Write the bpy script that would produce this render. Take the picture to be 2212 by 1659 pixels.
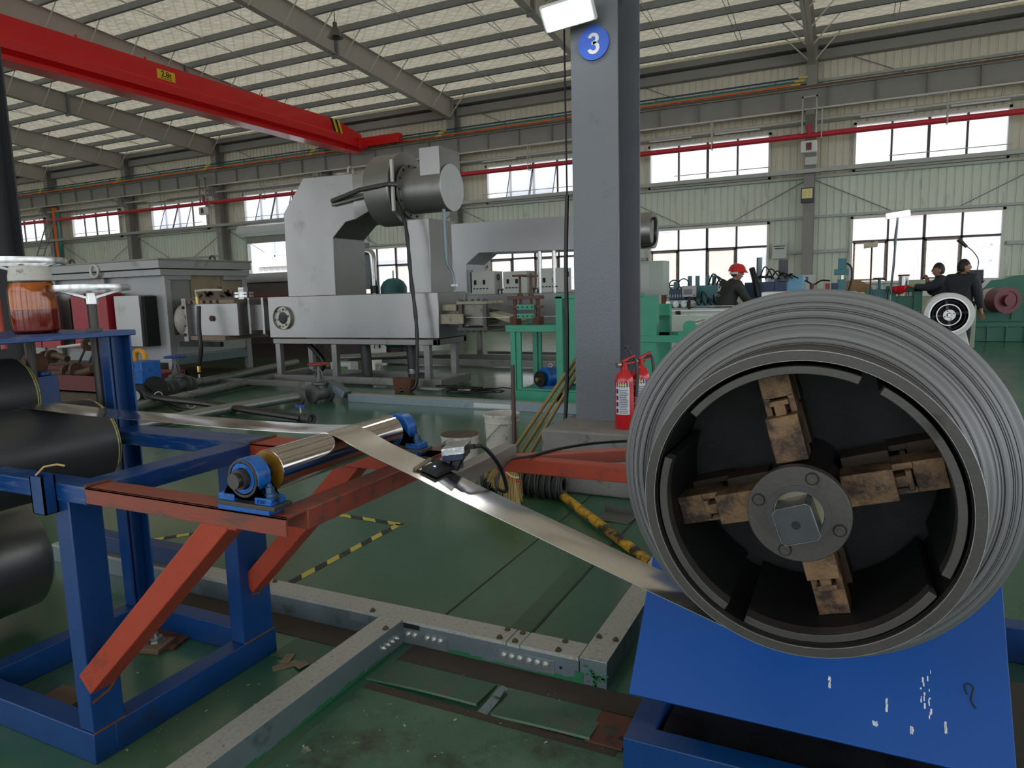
import bpy, bmesh, math, random
from mathutils import Vector, Matrix
random.seed(7)
for o in list(bpy.data.objects): bpy.data.objects.remove(o)
SC = bpy.context.scene
COL = SC.collection
PI = math.pi
# ------------------------------------------------------------------ camera, sky, sun, exposure
_y, _t, _r = math.radians(25.992), math.radians(7.5305), math.radians(1.5662)
fw = Vector((-math.sin(_y)*math.cos(_t), math.cos(_y)*math.cos(_t), -math.sin(_t)))
rt = Vector((math.cos(_y), math.sin(_y), 0.0))
dn = fw.cross(rt)
rt2 = rt*math.cos(_r) + dn*math.sin(_r)
dn2 = dn*math.cos(_r) - rt*math.sin(_r)
cam = bpy.data.cameras.new('camera'); cam.sensor_width = 36.0; cam.lens = 1506.13/2212*36.0
cam.clip_start = 0.05; cam.clip_end = 400
camo = bpy.data.objects.new('camera', cam); COL.objects.link(camo)
mw = Matrix.Identity(4)
for i in range(3):
    mw[i][0] = rt2[i]; mw[i][1] = -dn2[i]; mw[i][2] = -fw[i]
mw[0][3], mw[1][3], mw[2][3] = 0.0, 0.0, 1.4
camo.matrix_world = mw
SC.camera = camo
W = bpy.data.worlds.new('sky'); SC.world = W; W.use_nodes = True
bg = W.node_tree.nodes['Background']; bg.inputs[0].default_value = (0.87, 0.93, 1.0, 1); bg.inputs[1].default_value = 1.3
sun = bpy.data.lights.new('sun', 'SUN'); sun.energy = 2.6; sun.angle = math.radians(3); sun.color = (1.0, 0.95, 0.88)
suno = bpy.data.objects.new('sun', sun); COL.objects.link(suno)
suno.rotation_euler = (math.radians(36), 0, math.radians(12))     # from behind the hall, high
suno.location = (0, -20, 30)
SC.view_settings.view_transform = 'Standard'
try: SC.view_settings.look = 'None'
except Exception: pass
SC.view_settings.gamma = 1.0
SC.view_settings.use_curve_mapping = False
SC.view_settings.exposure = 1.1
SC.cycles.max_bounces = 8; SC.cycles.diffuse_bounces = 4; SC.cycles.glossy_bounces = 4
SC.cycles.transparent_max_bounces = 12; SC.cycles.transmission_bounces = 6
SC.cycles.caustics_reflective = False; SC.cycles.caustics_refractive = False

# ------------------------------------------------------------------ materials
def lin(c):
    out = []
    for v in c[:3]:
        v = v/255.0
        out.append(v/12.92 if v <= 0.04045 else ((v+0.055)/1.055)**2.4)
    return (out[0], out[1], out[2], 1.0)
MATS = {}
def newmat(name):
    m = bpy.data.materials.new(name); m.use_nodes = True
    nt = m.node_tree; b = nt.nodes['Principled BSDF']
    return m, nt, b
def sin_(node, key, val):
    if key in node.inputs: node.inputs[key].default_value = val
def M(name, col, rough=0.5, metal=0.0, var=0.08, vs=6.0, bump=0.0, bs=60.0, dirt=None, damt=0.5, ds=4.0, stretch=None, rvar=0.12, coat=0.0):
    if name in MATS: return MATS[name]
    m, nt, b = newmat(name); N = nt.nodes; L = nt.links
    tc = N.new('ShaderNodeTexCoord'); src = tc.outputs['Object']
    if stretch:
        mp = N.new('ShaderNodeMapping'); mp.inputs['Scale'].default_value = stretch
        L.new(src, mp.inputs['Vector']); src = mp.outputs['Vector']
    n1 = N.new('ShaderNodeTexNoise'); n1.inputs['Scale'].default_value = vs; n1.inputs['Detail'].default_value = 5
    L.new(src, n1.inputs['Vector'])
    c = lin(col)
    mx = N.new('ShaderNodeMix'); mx.data_type = 'RGBA'
    mx.inputs['A'].default_value = tuple(max(0, x*(1-2*var)) for x in c[:3])+(1,)
    mx.inputs['B'].default_value = tuple(min(1, x*(1+2*var)) for x in c[:3])+(1,)
    L.new(n1.outputs['Fac'], mx.inputs['Factor'])
    out = mx.outputs['Result']
    if dirt:
        n2 = N.new('ShaderNodeTexNoise'); n2.inputs['Scale'].default_value = ds; n2.inputs['Detail'].default_value = 8; n2.inputs['Roughness'].default_value = 0.65
        L.new(src, n2.inputs['Vector'])
        rp = N.new('ShaderNodeValToRGB'); lo = 0.72-0.35*damt
        rp.color_ramp.elements[0].position = lo; rp.color_ramp.elements[1].position = min(1.0, lo+0.14)
        L.new(n2.outputs['Fac'], rp.inputs['Fac'])
        m2 = N.new('ShaderNodeMix'); m2.data_type = 'RGBA'; m2.inputs['B'].default_value = lin(dirt)
        L.new(rp.outputs['Color'], m2.inputs['Factor']); L.new(out, m2.inputs['A']); out = m2.outputs['Result']
    L.new(out, b.inputs['Base Color'])
    mr = N.new('ShaderNodeMapRange'); mr.inputs['To Min'].default_value = max(0.02, rough-rvar); mr.inputs['To Max'].default_value = min(1, rough+rvar)
    L.new(n1.outputs['Fac'], mr.inputs['Value']); L.new(mr.outputs['Result'], b.inputs['Roughness'])
    b.inputs['Metallic'].default_value = metal
    if coat: sin_(b, 'Coat Weight', coat); sin_(b, 'Coat Roughness', 0.1)
    if bump:
        n3 = N.new('ShaderNodeTexNoise'); n3.inputs['Scale'].default_value = bs; n3.inputs['Detail'].default_value = 3
        L.new(src, n3.inputs['Vector'])
        bp = N.new('ShaderNodeBump'); bp.inputs['Strength'].default_value = bump; bp.inputs['Distance'].default_value = 0.01
        L.new(n3.outputs['Fac'], bp.inputs['Height']); L.new(bp.outputs['Normal'], b.inputs['Normal'])
    MATS[name] = m
    return m
def emit(name, col, s):
    if name in MATS: return MATS[name]
    m, nt, b = newmat(name); b.inputs['Base Color'].default_value = lin(col)
    b.inputs['Emission Color'].default_value = lin(col); b.inputs['Emission Strength'].default_value = s
    MATS[name] = m; return m

blue = M('blue_paint', (6, 56, 112), 0.38, 0, 0.10, 5, 0.06, 90, dirt=(30, 38, 52), damt=0.32, ds=3.5)
blue_panel = M('blue_panel_paint', (0, 72, 150), 0.42, 0, 0.05, 3, 0.03, 60, dirt=(16, 52, 104), damt=0.22, ds=6)
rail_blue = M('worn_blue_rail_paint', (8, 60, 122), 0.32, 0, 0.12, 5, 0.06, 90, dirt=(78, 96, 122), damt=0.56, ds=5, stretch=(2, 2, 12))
orange = M('red_oxide_paint', (166, 62, 38), 0.5, 0, 0.10, 5, 0.08, 90, dirt=(70, 45, 38), damt=0.38, ds=4)
orange_w = M('worn_red_oxide_paint', (140, 68, 50), 0.45, 0, 0.12, 4, 0.08, 90, dirt=(84, 66, 58), damt=0.6, ds=5, stretch=(1, 4, 4))
cast_blue = M('cast_blue_paint', (22, 96, 178), 0.35, 0, 0.14, 25, 0.15, 70, dirt=(28, 34, 44), damt=0.5, ds=18)
dark_steel = M('dark_steel', (74, 70, 66), 0.42, 0.35, 0.14, 12, 0.06, 120, dirt=(40, 36, 32), damt=0.4, ds=9)
black_steel = M('black_steel_and_shade', (9, 9, 11), 0.6, 0.0, 0.2, 10, 0.1, 50)  # real black parts, and painted shade inside the reel drum
rust_steel = M('rusty_arm_steel', (124, 96, 68), 0.55, 0.35, 0.24, 26, 0.14, 140, dirt=(58, 44, 36), damt=0.8, ds=16)
rust = M('rust', (98, 62, 46), 0.8, 0.1, 0.25, 18, 0.2, 90, dirt=(50, 36, 30), damt=0.5, ds=9)
bright_steel = M('bright_steel', (190, 190, 188), 0.25, 1.0, 0.06, 14)
zinc = M('zinc_bolt', (165, 165, 160), 0.35, 0.9, 0.1, 60)
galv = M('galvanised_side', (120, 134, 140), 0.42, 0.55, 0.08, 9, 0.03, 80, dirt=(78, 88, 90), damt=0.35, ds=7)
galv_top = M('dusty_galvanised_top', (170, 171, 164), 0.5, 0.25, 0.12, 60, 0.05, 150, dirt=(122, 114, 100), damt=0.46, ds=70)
col_grey = M('grey_column_paint', (108, 112, 119), 0.34, 0, 0.06, 3, 0.16, 70, dirt=(84, 88, 98), damt=0.3, ds=3)
steel_grey = M('grey_primer_steel', (146, 143, 140), 0.6, 0, 0.08, 2)
purlin_grey = M('purlin_steel', (128, 131, 132), 0.45, 0.3, 0.08, 2)
rafter_grey = M('rafter_paint', (176, 169, 162), 0.6, 0, 0.06, 1.5)
light_rod = M('pale_steel_rod', (205, 203, 196), 0.5, 0.2, 0.05, 4)
silver = M('silver_machine_paint', (150, 149, 147), 0.34, 0.8, 0.10, 1.6, 0.02, 20, dirt=(130, 128, 126), damt=0.34, ds=2.2)
silver_d = M('worn_silver_paint', (138, 137, 135), 0.42, 0.65, 0.08, 2.2, 0.03, 30, dirt=(112, 106, 98), damt=0.42, ds=2.4)
furn_grey = M('furnace_grey_paint', (158, 160, 160), 0.45, 0.25, 0.07, 1.5, 0.03, 30, dirt=(112, 106, 96), damt=0.4, ds=1.8)
burnt = M('burnt_peeling_paint', (150, 138, 112), 0.6, 0.1, 0.2, 3, 0.1, 40, dirt=(70, 36, 34), damt=0.5, ds=2.6)
red_panel = M('red_enclosure_paint', (158, 36, 50), 0.45, 0, 0.06, 2)
crane_red = M('crane_red_paint', (222, 34, 38), 0.32, 0, 0.05, 1.2, coat=0.3)
pipe_red = M('red_pipe_paint', (196, 40, 58), 0.4, 0, 0.05, 2)
mint = M('mint_green_paint', (58, 150, 122), 0.42, 0, 0.07, 4, 0.05, 60, dirt=(38, 92, 78), damt=0.3, ds=4)
teal = M('teal_machine_paint', (60, 122, 132), 0.42, 0, 0.10, 5, dirt=(34, 66, 76), damt=0.4, ds=6)
navy = M('navy_machine_paint', (34, 56, 92), 0.42, 0, 0.12, 6)
dgreen = M('dark_green_machine_paint', (44, 112, 92), 0.42, 0, 0.08, 3, dirt=(28, 70, 60), damt=0.35, ds=3)
maroon = M('maroon_motor_paint', (112, 46, 54), 0.42, 0, 0.12, 5)
rubber = M('black_rubber', (52, 53, 55), 0.42, 0, 0.10, 5, 0.06, 60)
yellow_edge = M('worn_yellow_edge', (176, 168, 96), 0.7, 0, 0.3, 40, dirt=(50, 50, 40), damt=0.5, ds=30)
cable_black = M('black_cable', (20, 20, 22), 0.4, 0, 0.1, 8)
white_paint = M('white_paint', (222, 224, 222), 0.45, 0, 0.03, 3)
cab_grey = M('cabinet_grey_paint', (206, 210, 206), 0.5, 0, 0.03, 3)
ltgrey = M('light_grey_machine_paint', (202, 208, 200), 0.45, 0, 0.04, 3, dirt=(160, 162, 154), damt=0.25, ds=4)
brick_or = M('orange_brick', (226, 150, 108), 0.85, 0, 0.2, 3)
concrete = M('grey_concrete', (128, 126, 124), 0.85, 0, 0.14, 5, 0.35, 45, dirt=(86, 82, 78), damt=0.4, ds=9)
plaster = M('bucket_plastic', (196, 192, 184), 0.5, 0, 0.06, 7, 0.03, 40, dirt=(96, 84, 70), damt=0.42, ds=22)
bamboo = M('bamboo_handle', (140, 118, 70), 0.5, 0, 0.14, 12, stretch=(6, 6, 1))
wood_dark = M('dark_wood_handle', (78, 58, 52), 0.55, 0, 0.16, 10, stretch=(5, 5, 1))
straw = M('broom_straw', (190, 160, 104), 0.8, 0, 0.3, 30, stretch=(12, 12, 2))
yellow_pole_m = M('black_yellow_worn_pole', (196, 150, 34), 0.5, 0, 0.2, 8, dirt=(36, 33, 26), damt=0.78, ds=7)
ext_red = M('extinguisher_red', (196, 22, 34), 0.25, 0, 0.04, 4, coat=0.4)
skin = M('skin', (170, 122, 98), 0.55, 0, 0.06, 20)
hair_m = M('black_hair', (24, 21, 22), 0.6, 0, 0.2, 40)
jacket_m = M('dark_olive_jacket', (46, 49, 46), 0.75, 0, 0.12, 9, 0.1, 60)
jacket_n = M('dark_navy_jacket', (38, 42, 50), 0.75, 0, 0.12, 9, 0.1, 60)
trouser_m = M('dark_trousers', (34, 36, 42), 0.8, 0, 0.1, 9)
helmet_m = M('red_helmet_plastic', (206, 26, 40), 0.2, 0, 0.03, 3, coat=0.5)
ink_white = M('white_print', (228, 228, 224), 0.6, 0, 0.02)
ink_black = M('black_print', (18, 18, 20), 0.6, 0, 0.02)
sign_blue = M('sign_blue', (52, 98, 206), 0.35, 0, 0.04, 2)
label_yel = M('yellow_label', (236, 200, 40), 0.4, 0, 0.03)
orange_bar = M('orange_busbar', (232, 112, 34), 0.4, 0, 0.04)
green_bar = M('green_busbar', (28, 112, 104), 0.4, 0, 0.04)
dblue_bar = M('dark_blue_busbar', (36, 62, 96), 0.4, 0, 0.04)
yel_plastic = M('yellow_connector', (226, 196, 84), 0.5, 0, 0.04)
brass = M('brass', (190, 160, 96), 0.35, 0.9, 0.08)
wallm_hi = M('beige_wall_sheet', (230, 224, 206), 0.55, 0.0, 0.04, 1.2, dirt=(174, 170, 158), damt=0.3, ds=1.2, stretch=(3, 3, .5))
wallm_lo = M('pale_green_wall_sheet', (222, 228, 212), 0.5, 0.0, 0.05, 1.2, dirt=(166, 174, 160), damt=0.35, ds=1.3, stretch=(3, 3, .5))
girt_m = M('wall_girt_steel', (170, 174, 170), 0.5, 0.3, 0.05, 2)
winframe = M('white_window_frame', (214, 212, 206), 0.45, 0, 0.04, 5)
winbar = M('dark_window_bar', (92, 84, 84), 0.55, 0.1, 0.1, 5)
winrust = M('rust_stained_window_bar', (168, 148, 136), 0.6, 0, 0.2, 9, dirt=(120, 66, 44), damt=0.55, ds=14)
hydro_blue = M('valve_wheel_blue', (34, 66, 150), 0.4, 0, 0.1, 10)
valve_red = M('valve_wheel_red', (150, 52, 46), 0.45, 0, 0.12, 10)
cast_grey = M('cast_valve_grey', (104, 106, 106), 0.5, 0.5, 0.12, 14, 0.1, 60, dirt=(78, 64, 54), damt=0.4, ds=12)
pipe_galv = M('galvanised_pipe', (140, 146, 142), 0.38, 0.7, 0.1, 6, dirt=(96, 98, 92), damt=0.45, ds=6)
lam_white = M('white_outside_cladding', (188, 192, 200), 0.6, 0, 0.02, 1)
asphalt = M('outside_paving', (186, 184, 178), 0.9, 0, 0.06, 1)
green_plate = M('green_painted_plate', (58, 92, 72), 0.45, 0, 0.16, 9, 0.3, 30, dirt=(84, 86, 74), damt=0.55, ds=14)
trench_m = M('dirty_trench_floor', (66, 58, 50), 0.8, 0, 0.2, 9, 0.2, 60)
seam_m = M('dark_floor_seam', (38, 46, 40), 0.8, 0, 0.2, 20)
cardboard = M('scrap_cardboard', (124, 112, 92), 0.85, 0, 0.12, 20)
plate_wood = M('rusty_base_plate', (112, 92, 78), 0.75, 0.1, 0.15, 16, 0.15, 60)
lagging = M('crumpled_insulation', (170, 164, 156), 0.6, 0.3, 0.2, 30, 0.6, 40)

def special():
    # floor : glossy green epoxy with wear
    m, nt, b = newmat('green_epoxy_floor'); N = nt.nodes; L = nt.links
    tc = N.new('ShaderNodeTexCoord'); O = tc.outputs['Object']
    def noise(s, d=6, r=0.6, st=None):
        n = N.new('ShaderNodeTexNoise'); n.inputs['Scale'].default_value = s; n.inputs['Detail'].default_value = d; n.inputs['Roughness'].default_value = r
        if st:
            mp = N.new('ShaderNodeMapping'); mp.inputs['Scale'].default_value = st; L.new(O, mp.inputs['Vector']); L.new(mp.outputs['Vector'], n.inputs['Vector'])
        else: L.new(O, n.inputs['Vector'])
        return n.outputs['Fac']
    def ramp(f, a, c2):
        r = N.new('ShaderNodeValToRGB'); r.color_ramp.elements[0].position = a; r.color_ramp.elements[1].position = c2; L.new(f, r.inputs['Fac']); return r.outputs['Color']
    def mix(f, A, B):
        x = N.new('ShaderNodeMix'); x.data_type = 'RGBA'
        if f is not None: L.new(f, x.inputs['Factor'])
        for k, v in (('A', A), ('B', B)):
            if isinstance(v, tuple): x.inputs[k].default_value = v
            else: L.new(v, x.inputs[k])
        return x.outputs['Result']
    base = mix(noise(1.3), lin((34, 82, 60)), lin((50, 102, 76)))
    base = mix(ramp(noise(0.55, 5), 0.50, 0.72), base, lin((102, 118, 84)))
    base = mix(ramp(noise(3.2, 8, 0.7), 0.60, 0.74), base, lin((62, 76, 62)))
    base = mix(ramp(noise(24, 6, 0.7), 0.70, 0.76), base, lin((134, 142, 124)))
    L.new(base, b.inputs['Base Color'])
    mr = N.new('ShaderNodeMapRange'); mr.inputs['To Min'].default_value = 0.16; mr.inputs['To Max'].default_value = 0.48
    L.new(noise(2.2, 6, 0.7), mr.inputs['Value']); L.new(mr.outputs['Result'], b.inputs['Roughness'])
    bp = N.new('ShaderNodeBump'); bp.inputs['Strength'].default_value = 0.12; bp.inputs['Distance'].default_value = 0.01
    L.new(noise(14, 6, 0.7), bp.inputs['Height']); L.new(bp.outputs['Normal'], b.inputs['Normal'])
    sin_(b, 'Coat Weight', 0.5); sin_(b, 'Coat Roughness', 0.14)
    MATS['floor'] = m
    # worn near floor: flaking paint
    m, nt, b = newmat('flaking_green_floor'); N = nt.nodes; L = nt.links
    tc = N.new('ShaderNodeTexCoord'); O = tc.outputs['Object']
    base = mix(noise(5), lin((48, 88, 68)), lin((88, 122, 98)))
    base = mix(ramp(noise(4, 8, 0.75), 0.50, 0.64), base, lin((58, 62, 54))); base = mix(ramp(noise(2.3, 7, 0.7), 0.56, 0.70), base, lin((108, 132, 108)))
    base = mix(ramp(noise(9, 6, 0.6), 0.66, 0.70), base, lin((150, 148, 128)))
    L.new(base, b.inputs['Base Color'])
    mr = N.new('ShaderNodeMapRange'); mr.inputs['To Min'].default_value = 0.12; mr.inputs['To Max'].default_value = 0.55
    L.new(noise(6, 6, 0.7), mr.inputs['Value']); L.new(mr.outputs['Result'], b.inputs['Roughness'])
    bp = N.new('ShaderNodeBump'); bp.inputs['Strength'].default_value = 0.5; bp.inputs['Distance'].default_value = 0.008
    L.new(noise(22, 6, 0.75), bp.inputs['Height']); L.new(bp.outputs['Normal'], b.inputs['Normal'])
    MATS['floor_worn'] = m
    # roof lining: cream blanket that lets daylight through
    m, nt, b = newmat('roof_insulation_blanket'); N = nt.nodes; L = nt.links
    tc = N.new('ShaderNodeTexCoord'); O = tc.outputs['Object']
    out = N['Material Output']
    tr = N.new('ShaderNodeBsdfTranslucent'); df = N.new('ShaderNodeBsdfDiffuse'); ms = N.new('ShaderNodeMixShader'); ms.inputs[0].default_value = 0.5
    colr = mix(noise(1.5, 4, 0.6), lin((112, 108, 95)), lin((134, 129, 116)))
    # wire-mesh diamonds + wrinkles, wrinkle shade also put in the colour
    sx = N.new('ShaderNodeSeparateXYZ'); L.new(O, sx.inputs[0])
    def mth(op, a, bb=None):
        q = N.new('ShaderNodeMath'); q.operation = op
        for i, v in enumerate((a, bb)):
            if v is None: continue
            if isinstance(v, (int, float)): q.inputs[i].default_value = v
            else: L.new(v, q.inputs[i])
        return q.outputs[0]
    u = mth('ADD', sx.outputs[0], sx.outputs[1]); v = mth('SUBTRACT', sx.outputs[0], sx.outputs[1])
    def line(q):
        f = mth('FRACT', mth('MULTIPLY', q, 2.6)); d = mth('ABSOLUTE', mth('SUBTRACT', f, 0.5)); return mth('SMOOTH_MIN', mth('MULTIPLY', d, 8.0), 1.0)
    net = mth('MINIMUM', line(u), line(v))
    wr = noise(2.4, 4, 0.6, (1, 2.5, 1))
    colr = mix(mth('MULTIPLY', mth('SUBTRACT', 1.0, net), 0.45), colr, lin((88, 84, 74))); colr = mix(ramp(noise(3.0, 5, 0.65, (0.5, 3.0, 1)), 0.45, 0.75), colr, lin((104, 99, 86)))  # wire lines, then soft wrinkle shade painted into the colour
    L.new(colr, tr.inputs['Color']); L.new(colr, df.inputs['Color'])
    h = mth('ADD', mth('MULTIPLY', net, -0.25), mth('MULTIPLY', wr, 1.6))
    bp = N.new('ShaderNodeBump'); bp.inputs['Strength'].default_value = 0.5; bp.inputs['Distance'].default_value = 0.12
    L.new(h, bp.inputs['Height']); L.new(bp.outputs['Normal'], df.inputs['Normal']); L.new(bp.outputs['Normal'], tr.inputs['Normal'])
    L.new(tr.outputs[0], ms.inputs[1]); L.new(df.outputs[0], ms.inputs[2]); L.new(ms.outputs[0], out.inputs['Surface'])
    MATS['roof'] = m
    # glass pane : clear with a dusty film
    def pane(name, clear, filmcol):
        m, nt, b = newmat(name); N = nt.nodes; L = nt.links; out = N['Material Output']
        t = N.new('ShaderNodeBsdfTransparent'); d = N.new('ShaderNodeBsdfTranslucent'); d.inputs[0].default_value = lin(filmcol)
        g = N.new('ShaderNodeBsdfGlossy'); g.inputs['Roughness'].default_value = 0.05
        m1 = N.new('ShaderNodeMixShader'); m1.inputs[0].default_value = clear; L.new(d.outputs[0], m1.inputs[1]); L.new(t.outputs[0], m1.inputs[2])
        m2 = N.new('ShaderNodeMixShader'); m2.inputs[0].default_value = 0.05; L.new(m1.outputs[0], m2.inputs[1]); L.new(g.outputs[0], m2.inputs[2])
        L.new(m2.outputs[0], out.inputs['Surface']); MATS[name] = m
    pane('dusty_window_glass', 0.62, (238, 240, 246)); pane('clear_window_glass', 0.9, (240, 240, 240)); pane('film_window_glass', 0.4, (240, 236, 226))
    # coil side : concentric wound edges, in the coil's own radial coordinate
    m, nt, b = newmat('wound_strip_edges'); N = nt.nodes; L = nt.links
    tc = N.new('ShaderNodeTexCoord'); O = tc.outputs['Object']
    sx = N.new('ShaderNodeSeparateXYZ'); L.new(O, sx.inputs[0])
    r = mth('SQRT', mth('ADD', mth('MULTIPLY', sx.outputs[0], sx.outputs[0]), mth('MULTIPLY', sx.outputs[2], sx.outputs[2])))
    def rad_noise(s, d, ang):
        cb = N.new('ShaderNodeCombineXYZ'); L.new(mth('MULTIPLY', r, s), cb.inputs[0]); L.new(mth('MULTIPLY', sx.outputs[0], ang), cb.inputs[1]); L.new(mth('MULTIPLY', sx.outputs[2], ang), cb.inputs[2])
        n = N.new('ShaderNodeTexNoise'); n.inputs['Scale'].default_value = 1; n.inputs['Detail'].default_value = d; L.new(cb.outputs[0], n.inputs['Vector']); return n.outputs['Fac']
    f1 = rad_noise(90, 3, 0.8); f2 = rad_noise(420, 2, 0.5)
    f = mth('ADD', mth('MULTIPLY', f1, 0.65), mth('MULTIPLY', f2, 0.35))
    c = mix(ramp(f, 0.30, 0.70), lin((80, 79, 81)), lin((150, 150, 151)))
    L.new(c, b.inputs['Base Color']); b.inputs['Metallic'].default_value = 0.35; b.inputs['Roughness'].default_value = 0.5
    bp = N.new('ShaderNodeBump'); bp.inputs['Strength'].default_value = 0.22; bp.inputs['Distance'].default_value = 0.002
    L.new(f, bp.inputs['Height']); L.new(bp.outputs['Normal'], b.inputs['Normal'])
    MATS['coil'] = m
    # bright rolled strip
    m, nt, b = newmat('bright_rolled_strip'); N = nt.nodes; L = nt.links
    tc = N.new('ShaderNodeTexCoord'); O = tc.outputs['Object']
    n = noise(3, 3, 0.5, (0.6, 60, 1)); c = mix(n, lin((214, 208, 200)), lin((238, 234, 228)))
    L.new(c, b.inputs['Base Color']); b.inputs['Metallic'].default_value = 1.0
    b.inputs['Roughness'].default_value = 0.16
    MATS['strip'] = m
    m, nt, b = newmat('polished_roller_steel'); N = nt.nodes; L = nt.links
    tc = N.new('ShaderNodeTexCoord'); O = tc.outputs['Object']
    n = noise(6, 5, 0.6, (1, 14, 1)); c = mix(n, lin((176, 166, 158)), lin((206, 198, 192)))
    L.new(c, b.inputs['Base Color']); b.inputs['Metallic'].default_value = 1.0; b.inputs['Roughness'].default_value = 0.13
    MATS['roller'] = m
    m, nt, b = newmat('dark_polished_roll'); b.inputs['Base Color'].default_value = lin((120, 120, 116)); b.inputs['Metallic'].default_value = 0.8; b.inputs['Roughness'].default_value = 0.3
    MATS['dark_roll'] = m
    # yellow and black floor tape
    m, nt, b = newmat('yellow_black_tape'); N = nt.nodes; L = nt.links
    tc = N.new('ShaderNodeTexCoord'); O = tc.outputs['Object']
    sx = N.new('ShaderNodeSeparateXYZ'); L.new(O, sx.inputs[0])
    f = mth('FRACT', mth('MULTIPLY', mth('ADD', sx.outputs[0], mth('MULTIPLY', sx.outputs[1], 1.0)), 5.2)); s = mth('GREATER_THAN', f, 0.5)
    c = mix(s, lin((44, 42, 40)), lin((196, 180, 84))); c = mix(ramp(noise(12, 6, 0.7), 0.60, 0.68), c, lin((84, 96, 74)))
    L.new(c, b.inputs['Base Color']); b.inputs['Roughness'].default_value = 0.6
    MATS['tape'] = m
    m, nt, b = newmat('jar_glass'); N = nt.nodes; L = nt.links; t = N.new('ShaderNodeBsdfTransparent'); g = N.new('ShaderNodeBsdfGlossy'); g.inputs['Roughness'].default_value = 0.02
    x = N.new('ShaderNodeMixShader'); lw = N.new('ShaderNodeLayerWeight'); lw.inputs[0].default_value = 0.25; L.new(lw.outputs['Fresnel'], x.inputs[0]); L.new(t.outputs[0], x.inputs[1]); L.new(g.outputs[0], x.inputs[2]); L.new(x.outputs[0], N['Material Output'].inputs['Surface']); MATS['jar_glass'] = m
    for nm, colr, rg in (('amber_liquid', (176, 44, 18), 0.05), ('amber_film_glass', (240, 190, 120), 0.04)):
        m, nt, b = newmat(nm); b.inputs['Base Color'].default_value = lin(colr); b.inputs['Roughness'].default_value = rg
        sin_(b, 'Transmission Weight', 0.55 if nm == 'amber_liquid' else 0.9); b.inputs['IOR'].default_value = 1.2
        MATS[nm] = m
special()

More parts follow.
